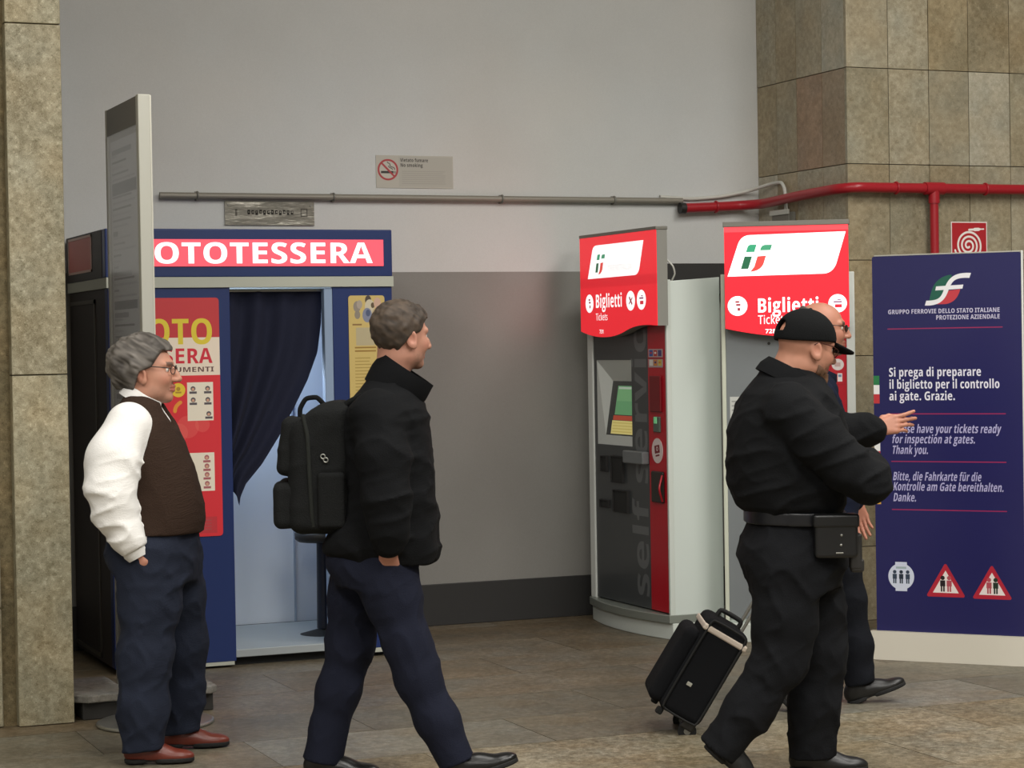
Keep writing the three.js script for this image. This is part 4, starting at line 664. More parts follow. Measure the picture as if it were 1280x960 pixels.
function person(o) {
  const t = thing('person', o.label, 'person', o.pos, o.turn ?? SIDE), H = place(o.head), col = skinColor(o.head), hf = H.inv(headF(o.head)), nk = capF([...o.neck[0]], [...o.neck[1]]), headAll = (x, y, z) => smin(hf(x, y, z), nk(x, y, z), 0.03);
  const flat = lin(o.head.skin), hc = H.color(col), c0 = o.head.at;
  const core = uni(o.clothes.map((c) => c.base || c.f), 0), inner = (x, y, z) => Math.min(core(x, y, z) + 0.024, nk(x, y, z));
  const parts = [meshField(inner, ...o.box, 0.014, () => flat), meshField(headAll, [c0[0] - 0.16, Math.min(o.neck[1][1] - 0.03, c0[1] - 0.16), c0[2] - 0.13], [c0[0] + 0.17, c0[1] + 0.18, c0[2] + 0.13], 0.0036, hc)];
  for (const h of o.hands) { const f = handF(...h.args), [lo, hi] = bounds([h.args[0]], 0.24), wr = h.cuff ? capF([...h.cuff, 0.026], [...h.args[0], 0.024]) : null; parts.push(meshField(wr ? (x, y, z) => smin(f(x, y, z), wr(x, y, z), 0.02) : f, lo, hi, 0.0032, () => lerp3(flat, lin(o.head.lip), 0.18))); }
  mesh('body', joinColored(parts), std({ vertexColors: true, roughness: 0.55 }), t, 'bare skin of face and hands');
  for (const c of o.clothes) { const [lo, hi] = c.box || o.box; mesh(c.name, meshField(c.f, lo, hi, c.h || 0.008), c.mat, t, c.label); }
  return { t, H };
}
const hairMat = (c, c2) => { const a = lin(c), b = lin(c2); return { mat: std({ vertexColors: true, roughness: 0.7 }), col: (x, y, z) => lerp3(a, b, clamp(0.45 + 0.55 * noise3((x * 0.5 + y * 0.87) * 130, (x * 0.87 - y * 0.5) * 22, z * 60, 12) + 0.3 * noise3(x * 24, y * 24, z * 24, 15))) }; };
function hair(p, f, c, label, lo = [-0.17, -0.13, -0.12], hi = [0.14, 0.19, 0.12]) { const g = meshField(f, lo, hi, 0.0032, c.col); g.applyMatrix4(p.H.m); return mesh('hair', g, c.mat, p.t, label); }
function glasses(p, m, y = 0.02, drop = 0) { // oval rims, bridge and temples
  const l = []; for (const s of [1, -1]) { const ring = []; for (let i = 0; i < 24; i++) { const a = i / 24 * Math.PI * 2; ring.push([0.108 - Math.abs(Math.cos(a) * 0.021 * s + 0.031 * 1) * 0.22, y + Math.sin(a) * 0.016, s * 0.033 + Math.cos(a) * 0.023]); } l.push(tube(ring, 0.0017, 48, 6, true)); l.push(tube([[0.098, y + 0.006, s * 0.058], [0.06, y + 0.01 + drop, s * 0.078], [0, y + 0.012 + drop, s * 0.083], [-0.02, y + drop, s * 0.082]], 0.0018, 24, 6)); }
  l.push(tube([[0.104, y + 0.004, 0.011], [0.108, y + 0.007, 0], [0.104, y + 0.004, -0.011]], 0.0017, 10, 6)); const g = join(l); g.applyMatrix4(p.H.m); const gm = mesh('glasses', g, m, p.t, 'thin framed glasses');
  for (const s of [1, -1]) { const e = new THREE.CylinderGeometry(0.0215, 0.0215, 0.0012, 24); e.rotateZ(Math.PI / 2); e.scale(1, 0.72, 1); e.rotateY(s * 0.2); e.translate(0.1005, y, s * 0.033); e.applyMatrix4(p.H.m); mesh('lens', e, p.lens || phys({ color: 0xffffff, transmission: 1, thickness: 0, roughness: 0.03 }), gm); }
}

// ---- man in brown vest, white shirt, hands in pockets
{
  const shirtTorso = stackF([[0.868, -0.156, 0.191, 0.2], [0.895, -0.152, 0.19, 0.196], [0.95, -0.145, 0.19, 0.19], [1.1, -0.155, 0.16, 0.19], [1.22, -0.155, 0.12, 0.2], [1.33, -0.135, 0.07, 0.185], [1.395, -0.11, 0.035, 0.12]]);
  const armN = chain([[-0.055, 1.315, 0.17, 0.088], [-0.105, 1.2, 0.225, 0.09], [-0.118, 1.09, 0.245, 0.088], [-0.105, 0.99, 0.24, 0.072], [-0.06, 0.885, 0.225, 0.056], [-0.02, 0.815, 0.205, 0.046]], 0.05), armF = chain([[-0.04, 1.315, -0.17, 0.085], [-0.09, 1.09, -0.25, 0.075], [-0.01, 0.83, -0.205, 0.045]], 0.05);
  const shirtB = (x, y, z) => smin(shirtTorso(x, y, z), Math.min(armN(x, y, z), armF(x, y, z)), 0.02), shirtW = folds(shirtB, 0.009, 6, 15, 6, 41, 4), shirt = cutF((x, y, z) => { const k = clamp((1.27 - y) / 0.1); return k <= 0 ? shirtB(x, y, z) : mix(shirtB(x, y, z), shirtW(x, y, z), k); }, [-0.028, 0.838], [0.47, -0.88]);
  const vestB = stackF([[0.888, -0.16, 0.196, 0.206], [0.95, -0.16, 0.206, 0.203], [1.1, -0.172, 0.176, 0.206], [1.22, -0.172, 0.136, 0.212], [1.32, -0.155, 0.092, 0.202], [1.385, -0.125, 0.05, 0.15], [1.425, -0.10, 0.02, 0.075]]);
  const arm0 = chain([[-0.05, 1.34, 0.235, 0.104], [-0.075, 1.25, 0.255, 0.1], [-0.09, 1.15, 0.3, 0.1]], 0.03), arm1 = chain([[-0.05, 1.34, -0.235, 0.104], [-0.075, 1.25, -0.255, 0.1]], 0.03), vneck = ellF([0.085, 1.40, 0], [0.05, 0.13, 0.055]), nkc = ellF([-0.03, 1.47, 0], [0.075, 0.07, 0.072]);
  const vest = folds((x, y, z) => smax(vestB(x, y, z), -Math.min(Math.min(arm0(x, y, z), arm1(x, y, z)), Math.min(vneck(x, y, z), nkc(x, y, z))), 0.006), 0.003, 6, 12, 6, 51, 2);
  const seat = stackF([[0.70, -0.125, 0.16, 0.195], [0.78, -0.178, 0.178, 0.2], [0.85, -0.182, 0.18, 0.198], [0.925, -0.15, 0.175, 0.185]]);
  const legN = chain([[-0.01, 0.80, 0.10, 0.118], [0.0, 0.62, 0.105, 0.108], [-0.02, 0.42, 0.115, 0.098], [-0.03, 0.22, 0.12, 0.09], [-0.035, 0.03, 0.12, 0.08]], 0.06), legF = chain([[0.045, 0.80, -0.10, 0.118], [0.075, 0.62, -0.12, 0.1], [0.085, 0.42, -0.15, 0.088], [0.075, 0.22, -0.18, 0.08], [0.065, 0.03, -0.19, 0.074]], 0.06);
  const trB = (x, y, z) => smin(seat(x, y, z), smin(legN(x, y, z), legF(x, y, z), 0.012), 0.05), tr = cutF(folds(trB, 0.007, 11, 9, 9, 61, 6), [0, 0.058], [0.1, -0.995]), trC = cutF(trB, [0, 0.11], [0.1, -0.995]);
  const p = person({
    label: 'grey haired man in brown vest and white shirt, hand in pocket', pos: [1.925, 0, -8.352],
    head: { at: [-0.012, 1.503, 0], size: 1.08, pitch: -0.03, skin: 0xc08a72, lip: 0xa8564c, flush: 0xb8614f, hairColor: 0x4a433c, beard: 0x8a6f60, beardAmount: 0.35, full: 0.006 },
    neck: [[-0.03, 1.45, 0, 0.062], [-0.06, 1.33, 0, 0.066]], box: [[-0.28, -0.02, -0.38], [0.3, 1.5, 0.38]],
    clothes: [{ name: 'shirt', f: shirt, base: shirtB, mat: fabric(0xf4f2ee), h: 0.007, label: 'white shirt with full sleeves' }, { name: 'vest', f: vest, base: vestB, mat: fabric(0x35271f, { bump: 0.002 }), h: 0.0065, label: 'dark brown buttoned vest' }, { name: 'trousers', f: tr, base: trC, mat: fabric(0x252a38), h: 0.0075, label: 'navy blue trousers' }],
    hands: [{ args: [[-0.005, 0.795, 0.203], [0.3, -0.95, -0.2], [0.1, 0.1, 1], -1, [0.3, 0.3, 0.3, 0.3, 0.3], 0.95], cuff: [-0.03, 0.84, 0.21] }, { args: [[0.0, 0.81, -0.2], [0.2, -0.95, 0.2], [0.1, 0.1, -1], 1, [0.3, 0.3, 0.3, 0.3, 0.3], 0.95] }],
  });
  const c = [collarRing([-0.042, 1.395, 0], -0.5, 0.089, 0.075, 0.056, 0.92, 0.5)]; mesh('collar', c, fabric(0xf4f2ee), p.t, 'open white shirt collar');
  const cuffG = collarRing([-0.022, 0.806, 0.205], 0.48, 0.038, 0.046, 0.045, 1); mesh('cuff', cuffG, fabric(0xf2f0ec), p.t);
  const hc = hairMat(0x3d3833, 0x77716a);
  hair(p, (x, y, z) => { const d = SKULL(x, y, z) - 0.024 - 0.008 * clamp((-x) * 12) - 0.009 * noise3(x * 28, y * 28, z * 28, 21) - 0.004 * noise3((x * 0.5 + y * 0.87) * 110, (x * 0.87 - y * 0.5) * 30, z * 60, 23), line = x > 0.062 ? 0.088 : x > 0.03 ? mix(0.03, 0.088, (x - 0.03) / 0.032) : x > -0.012 ? mix(0.012, 0.03, (x + 0.012) / 0.042) : mix(0.012, -0.075, clamp((-0.012 - x) / 0.03)); return smax(smax(d, line - y, 0.012), x - 0.094 - 0.006 * noise3(y * 60, z * 60, 1, 4), 0.01); }, hc, 'wavy grey hair');
  glasses(p, std({ color: 0x3a3430, roughness: 0.4, metalness: 0.4 }));
  const sm = std({ color: 0x6e2f22, roughness: 0.35 });
  for (const s of [{ at: [-0.02, 0.006, 0.12], yaw: 0.06, size: 0.95 }, { at: [0.075, 0.006, -0.19], yaw: 0.15, size: 0.95 }]) { const [a, b] = shoeGeo(s), sh = mesh('shoe', a, sm, p.t, 'reddish brown leather shoe'); mesh('sole', b, M.rubber, sh); }
}
// ---- striding man in black jacket and navy trousers
let walker;
{
  const torso = stackF([[0.815, -0.10, 0.265, 0.19], [0.86, -0.15, 0.275, 0.212], [0.92, -0.13, 0.272, 0.216], [0.98, -0.075, 0.27, 0.216], [1.1, -0.06, 0.268, 0.22], [1.23, -0.07, 0.26, 0.222], [1.34, -0.062, 0.248, 0.215], [1.42, -0.022, 0.215, 0.165], [1.475, 0.025, 0.19, 0.09]], 2.5);
  const armN = chain([[0.075, 1.345, 0.175, 0.102], [0.095, 1.2, 0.24, 0.086], [0.105, 1.07, 0.262, 0.077], [0.11, 0.96, 0.25, 0.066], [0.106, 0.895, 0.228, 0.052]], 0.05), armF = chain([[0.1, 1.345, -0.175, 0.095], [0.12, 1.07, -0.25, 0.075], [0.14, 0.862, -0.22, 0.056]], 0.05), flap = chain([[0.215, 0.96, -0.03, 0.055], [0.222, 0.845, -0.05, 0.055]], 0.03);
  const jkB = (x, y, z) => smin(smin(torso(x, y, z), Math.min(armN(x, y, z), armF(x, y, z)), 0.022), flap(x, y, z), 0.03), jk = folds(jkB, 0.008, 5, 13, 5, 71, 3);
  const seat = stackF([[0.73, -0.10, 0.18, 0.18], [0.80, -0.135, 0.2, 0.188], [0.86, -0.135, 0.21, 0.188], [0.93, -0.10, 0.2, 0.175]]);
  const legN = chain([[0.065, 0.80, 0.09, 0.115], [0.105, 0.70, 0.095, 0.095], [0.16, 0.52, 0.095, 0.08], [0.198, 0.40, 0.095, 0.073], [0.262, 0.25, 0.095, 0.069], [0.345, 0.06, 0.095, 0.066]], 0.06), legF = chain([[0.0, 0.80, -0.09, 0.115], [-0.045, 0.66, -0.09, 0.088], [-0.062, 0.50, -0.09, 0.078], [-0.105, 0.335, -0.09, 0.073], [-0.185, 0.03, -0.09, 0.072]], 0.06);
  const trB = (x, y, z) => smin(seat(x, y, z), smin(legN(x, y, z), legF(x, y, z), 0.012), 0.045), tr = cutF(cutF(folds(trB, 0.0065, 11, 7, 9, 81, 5), [0.335, 0.088], [0.35, -0.94]), [-0.17, 0.062], [-0.2, -0.98]), trC = cutF(cutF(trB, [0.32, 0.14], [0.35, -0.94]), [-0.17, 0.12], [-0.2, -0.98]);
  const p = walker = person({
    label: 'striding man in black jacket with short brown hair', pos: [2.511, 0, -7.511],
    head: { at: [0.152, 1.622, 0], size: 1.02, yaw: 0.62, pitch: -0.1, skin: 0xb98570, lip: 0xa55a50, flush: 0xb56a5a, hairColor: 0x3c3026, beard: 0x6d5a4c, beardAmount: 0.45 },
    neck: [[0.125, 1.58, 0, 0.06], [0.11, 1.44, 0, 0.064]], box: [[-0.32, -0.02, -0.38], [0.46, 1.56, 0.38]],
    clothes: [{ name: 'jacket', f: jk, base: jkB, mat: fabric(0x0d0e10), h: 0.0075, label: 'black zipped jacket' }, { name: 'trousers', f: tr, base: trC, mat: fabric(0x1a1d2b), h: 0.0075, label: 'dark navy trousers' }],
    hands: [{ args: [[0.103, 0.862, 0.214], [0.1, -0.85, -0.5], [0.1, 0.1, 1], -1, [0.35, 0.35, 0.35, 0.35, 0.4], 0.9], cuff: [0.105, 0.9, 0.225] }, { args: [[0.14, 0.845, -0.2], [0.2, -0.95, 0.15], [0.1, 0, -1], 1, [0.5, 0.5, 0.5, 0.5, 0.5], 0.95] }],
  });
  mesh('collar', collarRing([0.108, 1.418, 0], -0.6, 0.112, 0.113, 0.118, 0.9, 0.35), fabric(0x0d0e10), p.t, 'turned up black collar');
  const hc = hairMat(0x2b231c, 0x524437);
  hair(p, (x, y, z) => { const d = SKULL(x, y, z) - 0.01 - 0.008 * clamp((y - 0.02) * 10) - 0.004 * noise3(x * 70, y * 50, z * 70, 31) - 0.01 * clamp((x - 0.03) * 14) * clamp((y - 0.07) * 20), line = x > 0.06 ? 0.082 : x > 0.03 ? mix(0.03, 0.082, (x - 0.03) / 0.03) : x > -0.012 ? mix(0.015, 0.03, (x + 0.012) / 0.042) : mix(0.015, -0.062, clamp((-0.012 - x) / 0.035)); return smax(d, line - y, 0.009); }, hc, 'short brown hair');
  const sm = std({ color: 0x121212, roughness: 0.3 });
  for (const s of [{ at: [0.372, 0.03, 0.095], pitch: 0.3, size: 1 }, { at: [-0.15, 0.004, -0.09], size: 1 }]) { const [a, b] = shoeGeo(s), sh = mesh('shoe', a, sm, p.t, 'polished black shoe'); mesh('sole', b, M.rubber, sh); }
}
{ // backpack worn by the striding man
  const t = thing('backpack', 'black fabric backpack on the back of the striding man', 'backpack', [2.511, 0, -7.511], SIDE), fab = fabric(0x191a1a, { bump: 0.0015 }), web = fabric(0x2c2e2b, { bump: 0.001 });
  const rb = (c, hsz, r, tilt = 0) => { const ct = Math.cos(tilt), st = Math.sin(tilt); return (x, y, z) => { const X = x - c[0], Y = y - c[1], a = X * ct + Y * st, b = -X * st + Y * ct, qx = Math.abs(a) - hsz[0] + r, qy = Math.abs(b) - hsz[1] + r, qz = Math.abs(z - c[2]) - hsz[2] + r; return Math.hypot(Math.max(qx, 0), Math.max(qy, 0), Math.max(qz, 0)) + Math.min(Math.max(qx, qy, qz), 0) - r; }; };
  const main = (x, y, z) => smax(rb([-0.145, 1.165, 0], [0.115, 0.24, 0.15], 0.05)(x, y, z), (y - 1.40) * 0.8 - (x + 0.14) * 0.62, 0.03), box2 = (n, f, c, m, lo, hi, h = 0.006) => mesh(n, meshField(f, lo, hi, h), m, t, c);
  box2('main_compartment', folds(main, 0.004, 9, 9, 9, 91), null, fab, [-0.29, 0.9, -0.18], [-0.02, 1.44, 0.18]);
  box2('upper_pocket', folds((x, y, z) => smax(rb([-0.235, 1.24, 0], [0.058, 0.105, 0.125], 0.03, -0.14)(x, y, z), main(x, y, z) - 0.06, 0.01), 0.004, 11, 11, 11, 95), null, fab, [-0.34, 1.08, -0.16], [-0.15, 1.4, 0.16]);
  box2('lower_pocket', folds(rb([-0.262, 1.03, 0], [0.056, 0.085, 0.13], 0.03), 0.004, 11, 11, 11, 97), null, fab, [-0.34, 0.92, -0.16], [-0.17, 1.16, 0.16]);
  box2('side_pocket', folds(rb([-0.1, 1.05, 0.15], [0.05, 0.1, 0.02], 0.015), 0.002, 9, 9, 9, 99), null, fab, [-0.18, 0.93, 0.11], [-0.03, 1.17, 0.19], 0.005);
  mesh('zip_band', tube([[-0.2, 1.36, 0.142], [-0.183, 1.28, 0.152], [-0.178, 1.15, 0.153], [-0.172, 1.0, 0.15], [-0.168, 0.955, 0.143]], 0.008, 30, 8), web, t);
  mesh('carry_handle', tube([[-0.222, 1.325, 0], [-0.222, 1.375, 0], [-0.2, 1.412, 0], [-0.16, 1.416, 0], [-0.13, 1.385, 0]], 0.009, 24, 8), fab, t);
  for (const [x, y] of [[-0.128, 1.208], [-0.118, 1.195], [-0.128, 1.135]]) { const g = new THREE.TorusGeometry(0.008, 0.0025, 6, 14); g.translate(x, y, 0.158); mesh('buckle', g, M.steel, t, 'small bright metal ring'); }
  for (const s of [1, -1]) mesh('shoulder_strap', tube([[-0.09, 1.36, s * 0.1], [-0.035, 1.40, s * 0.105], [0.04, 1.43, s * 0.12], [0.13, 1.412, s * 0.13], [0.19, 1.33, s * 0.14], [0.18, 1.2, s * 0.16]], 0.011, 40, 8), fab, t);
}
// ---- guard in black with cap
{
  const torso = stackF([[0.965, -0.16, 0.17, 0.19], [1.0, -0.205, 0.185, 0.215], [1.08, -0.235, 0.195, 0.23], [1.21, -0.242, 0.195, 0.235], [1.32, -0.222, 0.18, 0.228], [1.405, -0.18, 0.14, 0.19], [1.455, -0.135, 0.105, 0.12], [1.49, -0.11, 0.085, 0.08]], 2.5);
  const armN = chain([[-0.035, 1.345, 0.19, 0.1], [0.07, 1.235, 0.245, 0.09], [0.16, 1.14, 0.275, 0.08], [0.228, 1.095, 0.27, 0.074], [0.245, 1.115, 0.16, 0.068], [0.25, 1.135, 0.05, 0.058], [0.24, 1.145, -0.02, 0.05]], 0.035);
  const armF = chain([[0.0, 1.35, -0.18, 0.095], [0.1, 1.27, -0.25, 0.075], [0.2, 1.245, -0.28, 0.066], [0.3, 1.25, -0.295, 0.052], [0.342, 1.256, -0.3, 0.047]], 0.04);
  const jkB = (x, y, z) => smin(torso(x, y, z), Math.min(armN(x, y, z), armF(x, y, z)), 0.025), jk = folds(jkB, 0.009, 6, 13, 6, 101, 5);
  const seat = stackF([[0.70, -0.16, 0.16, 0.185], [0.79, -0.205, 0.185, 0.198], [0.88, -0.19, 0.18, 0.195], [0.975, -0.16, 0.165, 0.185]]);
  const legN = chain([[-0.045, 0.79, 0.1, 0.13], [-0.05, 0.6, 0.1, 0.106], [-0.075, 0.45, 0.1, 0.088], [-0.18, 0.28, 0.1, 0.078], [-0.34, 0.07, 0.1, 0.076]], 0.06), legF = chain([[0.035, 0.79, -0.1, 0.13], [0.075, 0.6, -0.1, 0.108], [0.095, 0.45, -0.1, 0.095], [0.075, 0.25, -0.1, 0.088], [0.06, 0.03, -0.1, 0.085]], 0.06);
  const trB = (x, y, z) => smin(seat(x, y, z), smin(legN(x, y, z), legF(x, y, z), 0.012), 0.05), tr = cutF(cutF(folds(trB, 0.009, 9, 9, 8, 111, 5), [-0.30, 0.115], [-0.62, -0.78]), [0, 0.055], [0, -1]), trC = cutF(cutF(trB, [-0.265, 0.16], [-0.62, -0.78]), [0, 0.12], [0, -1]);
  const p = person({
    label: 'guard in black uniform and cap, arm stretched out pointing', pos: [3.946, 0, -6.862],
    head: { at: [0.05, 1.556, 0], size: 1.03, yaw: 0.42, pitch: -0.23, skin: 0xb9836b, lip: 0xa35548, flush: 0xb56a58, beard: 0x6b4632, beardAmount: 0.85 },
    neck: [[0.0, 1.51, 0, 0.066], [-0.045, 1.40, 0, 0.072]], box: [[-0.42, -0.02, -0.4], [0.4, 1.55, 0.42]],
    clothes: [{ name: 'jacket', f: jk, base: jkB, mat: fabric(0x0f1012), h: 0.0075, label: 'black uniform jacket' }, { name: 'trousers', f: tr, base: trC, mat: fabric(0x121316), h: 0.008, label: 'black uniform trousers' }],
    hands: [{ args: [[0.352, 1.257, -0.3], [0.97, 0.2, -0.12], [0.1, 0.3, 0.95], 1, [0.03, 0.22, 0.32, 0.42, 0.35], 0.9], cuff: [0.3, 1.25, -0.295] }, { args: [[0.238, 1.148, -0.04], [0, 0.25, -1], [1, 0.1, 0], -1, [0.7, 0.7, 0.7, 0.7, 0.6], 0.95], cuff: [0.24, 1.14, 0.0] }],
  });
  mesh('collar', collarRing([-0.022, 1.435, 0], -0.5, 0.128, 0.106, 0.062, 0.92, 0.5), fabric(0x0f1012), p.t, 'folded black collar');
  // cap with an opening above the strap at the back
  const capF2 = (x, y, z) => { const d = SKULL(x, y, z) - 0.016 - 0.006 * clamp((y - 0.05) * 8), low = 0.034 + 0.17 * clamp(x, -0.1, 0.1), hole = Math.max(Math.hypot(y - 0.062, z) - 0.027, x + 0.06, 0.05 - y); return smax(smax(Math.max(d, -(SKULL(x, y, z) - 0.004)), low - y, 0.006), -hole, 0.003); };
  const cg = meshField(capF2, [-0.16, -0.02, -0.12], [0.14, 0.19, 0.12], 0.0036); cg.applyMatrix4(p.H.m); const cap = mesh('cap', cg, fabric(0x0c0d0e, { bump: 0.0006 }), p.t, 'black peaked cap');
  const bf = (x, y, z) => { const a = Math.hypot((x - 0.082) / 0.105, z / 0.078), yy = 0.05 - 1.9 * z * z - 0.2 * (x - 0.082); return Math.max((a - 1) * 0.078, Math.abs(y - yy) - 0.0042, 0.08 - x); }, bg = meshField(bf, [0.06, 0.0, -0.1], [0.21, 0.08, 0.1], 0.003); bg.applyMatrix4(p.H.m); mesh('brim', bg, fabric(0x0c0d0e), cap);
  const bt = new THREE.SphereGeometry(0.007, 12, 8); bt.translate(-0.012, 0.147, 0); bt.applyMatrix4(p.H.m); mesh('button', bt, M.rubber, cap);
  glasses(p, std({ color: 0x4a2018, roughness: 0.4 }), 0.014, 0.004);
  const hd = headF(), goat = ellF([0.078, -0.098, 0], [0.025, 0.03, 0.032]), bc = hairMat(0x4d3323, 0x8a6448), bgeo = meshField((x, y, z) => smax(smin(hd(x, y, z) - 0.0055 - 0.003 * noise3(x * 130, y * 70, z * 130, 44), goat(x, y, z), 0.012), Math.max(y + 0.052 - 0.35 * clamp(0.05 - x, -0.03, 0.05), 0.022 - x), 0.006), [0, -0.16, -0.1], [0.15, 0.0, 0.1], 0.0032, bc.col);
  bgeo.applyMatrix4(p.H.m); mesh('beard', bgeo, bc.mat, p.t, 'reddish brown chin beard');
  // belt with pouch
  const belt = (x, y, z) => Math.max(Math.abs(seat(x, 0.94, z) - 0.002) - 0.012, Math.abs(y - 0.958 + 0.03 * x) - 0.024); mesh('belt', meshField(belt, [-0.22, 0.91, -0.23], [0.23, 1.01, 0.23], 0.005), std({ color: 0x15161a, roughness: 0.32 }), p.t, 'black leather belt');
  const pouch = mesh('belt_pouch', [box(0.155, 0.15, 0.05, 0.118, 0.898, 0.205, 0.014), box(0.165, 0.05, 0.06, 0.118, 0.955, 0.205, 0.012)], std({ color: 0x0e0e0f, roughness: 0.4 }), p.t, 'black belt pouch with studs');
  for (const [x, y] of [[0.135, 0.905], [0.133, 0.87]]) { const s = new THREE.SphereGeometry(0.005, 10, 8); s.translate(x, y, 0.231); mesh('stud', s, M.steel, pouch); }
  mesh('clasp', box(0.026, 0.005, 0.004, 0.128, 0.842, 0.231, 0.001), M.steel, pouch);
  mesh('radio', [box(0.045, 0.13, 0.035, 0.195, 0.84, 0.16, 0.01), box(0.05, 0.05, 0.03, 0.2, 0.79, 0.16, 0.012)], M.black, p.t);
  mesh('shoulder_tab', box(0.018, 0.005, 0.012, 0.06, 1.418, 0.125, 0.002), M.alu, p.t);
  const sm = std({ color: 0x111111, roughness: 0.4 });
  for (const s of [{ at: [-0.285, 0.075, 0.1], pitch: -0.75, size: 1.02 }, { at: [0.075, 0.004, -0.1], size: 1.02 }]) { const [a, b] = shoeGeo(s), sh = mesh('shoe', a, sm, p.t, 'black work shoe'); mesh('sole', b, M.rubber, sh); }
}
// ---- bald man behind the guard
{
  const torso = stackF([[0.80, -0.25, 0.05, 0.19], [0.9, -0.265, 0.065, 0.205], [1.05, -0.265, 0.06, 0.21], [1.19, -0.27, 0.035, 0.212], [1.33, -0.25, -0.005, 0.2], [1.41, -0.215, -0.035, 0.15], [1.46, -0.18, -0.06, 0.085]], 2.4);
  const armN = chain([[-0.13, 1.34, 0.175, 0.088], [-0.2, 1.12, 0.31, 0.07], [-0.288, 0.925, 0.425, 0.052]], 0.05), armF = chain([[-0.1, 1.34, -0.175, 0.088], [-0.02, 1.08, -0.24, 0.07], [0.08, 0.88, -0.22, 0.052]], 0.05);
  const jkB = (x, y, z) => smin(torso(x, y, z), Math.min(armN(x, y, z), armF(x, y, z)), 0.025), jk = folds(jkB, 0.007, 6, 12, 6, 121, 4);
  const seat = stackF([[0.72, -0.21, 0.03, 0.17], [0.80, -0.24, 0.04, 0.182], [0.9, -0.23, 0.03, 0.18]]);
  const legN = chain([[-0.11, 0.79, 0.09, 0.112], [-0.15, 0.6, 0.09, 0.09], [-0.2, 0.44, 0.09, 0.076], [-0.40, 0.115, 0.09, 0.064]], 0.05), legF = chain([[-0.07, 0.79, -0.09, 0.112], [-0.015, 0.6, -0.09, 0.09], [0.025, 0.45, -0.09, 0.077], [0.055, 0.25, -0.09, 0.068], [0.085, 0.04, -0.09, 0.064]], 0.05);
  const trB = (x, y, z) => smin(seat(x, y, z), smin(legN(x, y, z), legF(x, y, z), 0.012), 0.04), tr = cutF(cutF(folds(trB, 0.006, 10, 8, 8, 131, 4), [-0.375, 0.155], [-0.52, -0.85]), [0.08, 0.085], [0.2, -0.98]), trC = cutF(cutF(trB, [-0.35, 0.2], [-0.52, -0.85]), [0.08, 0.14], [0.2, -0.98]);
  const p = person({
    label: 'bald man with sunglasses walking behind the guard, pulling a suitcase', pos: [4.907, 0, -8.109],
    head: { at: [-0.083, 1.628, 0], size: 1.0, pitch: -0.05, skin: 0xb87f68, lip: 0xa4574a, flush: 0xb56a58, hairColor: 0x4a4038, beard: 0x7c6656, beardAmount: 0.4 },
    neck: [[-0.11, 1.57, 0, 0.06], [-0.125, 1.42, 0, 0.064]], box: [[-0.46, -0.02, -0.36], [0.24, 1.56, 0.5]],
    clothes: [{ name: 'jacket', f: jk, base: jkB, mat: fabric(0x141a2c), h: 0.009, label: 'dark navy jacket' }, { name: 'trousers', f: tr, base: trC, mat: fabric(0x15171d), h: 0.009, label: 'dark trousers' }],
    hands: [{ args: [[-0.295, 0.905, 0.435], [-0.3, -0.9, 0.3], [-0.3, 0.2, 0.9], -1, [0.95, 0.95, 0.95, 0.95, 0.8], 0.95], cuff: [-0.28, 0.94, 0.42] }, { args: [[0.085, 0.875, -0.22], [0.3, -0.95, 0], [0, 0, -1], 1, [0.35, 0.35, 0.35, 0.4, 0.3], 0.95], cuff: [0.07, 0.9, -0.22] }],
  });
  mesh('collar', collarRing([-0.12, 1.425, 0], -0.4, 0.095, 0.085, 0.055, 0.92, 0.4), fabric(0x141a2c), p.t);
  const hc = hairMat(0x3f3833, 0x6d655d);
  hair(p, (x, y, z) => { const d = SKULL(x, y, z) - 0.012 - 0.004 * noise3(x * 70, y * 50, z * 70, 33), line = x > -0.012 ? 0.02 : mix(0.02, -0.062, clamp((-0.012 - x) / 0.035)), top = 0.075 + 0.05 * clamp((-x - 0.03) * 14); return smax(smax(smax(d, line - y, 0.009), y - top - 0.003 * noise3(x * 90, 1, z * 90, 8), 0.008), x + 0.005, 0.008); }, hc, 'thin grey fringe of hair');
  p.lens = std({ color: 0x14171a, roughness: 0.12 }); glasses(p, std({ color: 0x2a2422, roughness: 0.35, metalness: 0.3 }));
  const sm = std({ color: 0x141312, roughness: 0.4 });
  for (const s of [{ at: [0.105, 0.016, -0.09], pitch: 0.34, size: 0.95 }, { at: [-0.355, 0.105, 0.09], pitch: -0.8, size: 0.95 }]) { const [a, b] = shoeGeo(s), sh = mesh('shoe', a, sm, p.t, 'black leather shoe'); mesh('sole', b, M.rubber, sh); }
}
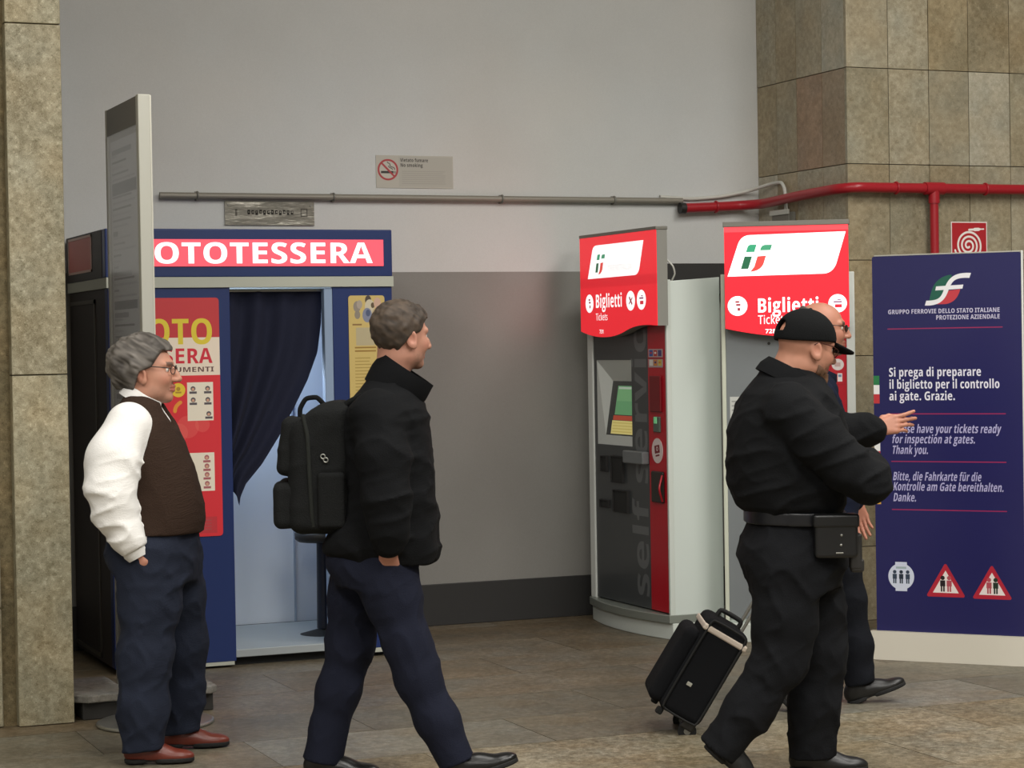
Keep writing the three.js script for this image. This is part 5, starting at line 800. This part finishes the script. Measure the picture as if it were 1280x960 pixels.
{ // trolley case: leans towards the man who pulls it; local x follows the walk
  const t = thing('trolley_suitcase', 'black soft trolley suitcase tilted on its wheels behind the guard', 'suitcase', [3.99, 0, -7.97], SIDE), fab = fabric(0x17181b, { bump: 0.0015 });
  const tilt = -0.55, base = [0.0, 0.055], Rm = new THREE.Matrix4().makeRotationZ(tilt), Tm = new THREE.Matrix4().makeTranslation(base[0], base[1], 0), mm = Tm.multiply(Rm), put = (n, g, m, parent = t, label) => { const q = Array.isArray(g) ? join(g) : g; q.applyMatrix4(mm); return mesh(n, q, m, parent, label); };
  const shell = box(0.19, 0.43, 0.34, 0.0, 0.235, 0, 0.035), pocket = box(0.075, 0.34, 0.30, -0.115, 0.20, 0, 0.034);
  const body = put('shell', shell, fab); put('front_pocket', pocket, fab);
  put('piping', [tube([[0.06, 0.03, 0.171], [-0.06, 0.03, 0.171], [-0.08, 0.06, 0.171], [-0.08, 0.41, 0.171], [-0.06, 0.44, 0.171], [0.06, 0.44, 0.171], [0.08, 0.41, 0.171], [0.08, 0.06, 0.171]], 0.005, 80, 6, true)], M.rubber, body);
  put('badge', box(0.022, 0.016, 0.004, -0.03, 0.165, 0.172, 0.002), M.alu, body, 'small silver badge');
  put('top_handle', tube([[-0.05, 0.445, 0.0], [-0.045, 0.48, 0], [0.045, 0.48, 0], [0.05, 0.445, 0]], 0.01, 24, 8), M.rubber);
  put('luggage_strap', [box(0.2, 0.026, 0.35, 0, 0.4, 0, 0.008)], std({ color: 0xcdbfb0, roughness: 0.6 }), t, 'pale strap round the case');
  for (const z of [-0.13, 0.13]) { const w = new THREE.CylinderGeometry(0.038, 0.038, 0.026, 22); w.rotateX(Math.PI / 2); w.translate(0.065, -0.008, z); const wm = put('wheel', w, M.rubber); const h = new THREE.CylinderGeometry(0.014, 0.014, 0.03, 12); h.rotateX(Math.PI / 2); h.translate(0.065, -0.008, z); put('hub', h, M.dullmetal, wm); put('wheel_fork', box(0.06, 0.05, 0.045, 0.055, 0.02, z, 0.01), M.black); put('foot', box(0.03, 0.03, 0.03, -0.075, 0.008, z, 0.008), M.rubber); }
  for (const z of [-0.07, 0.07]) put('handle_rod', rod([0.06, 0.42, z], [0.06, 0.93, z], 0.007), M.dullmetal);
  put('grip', box(0.03, 0.03, 0.18, 0.06, 0.94, 0, 0.012), M.rubber);
}
renderer.render(scene, camera);
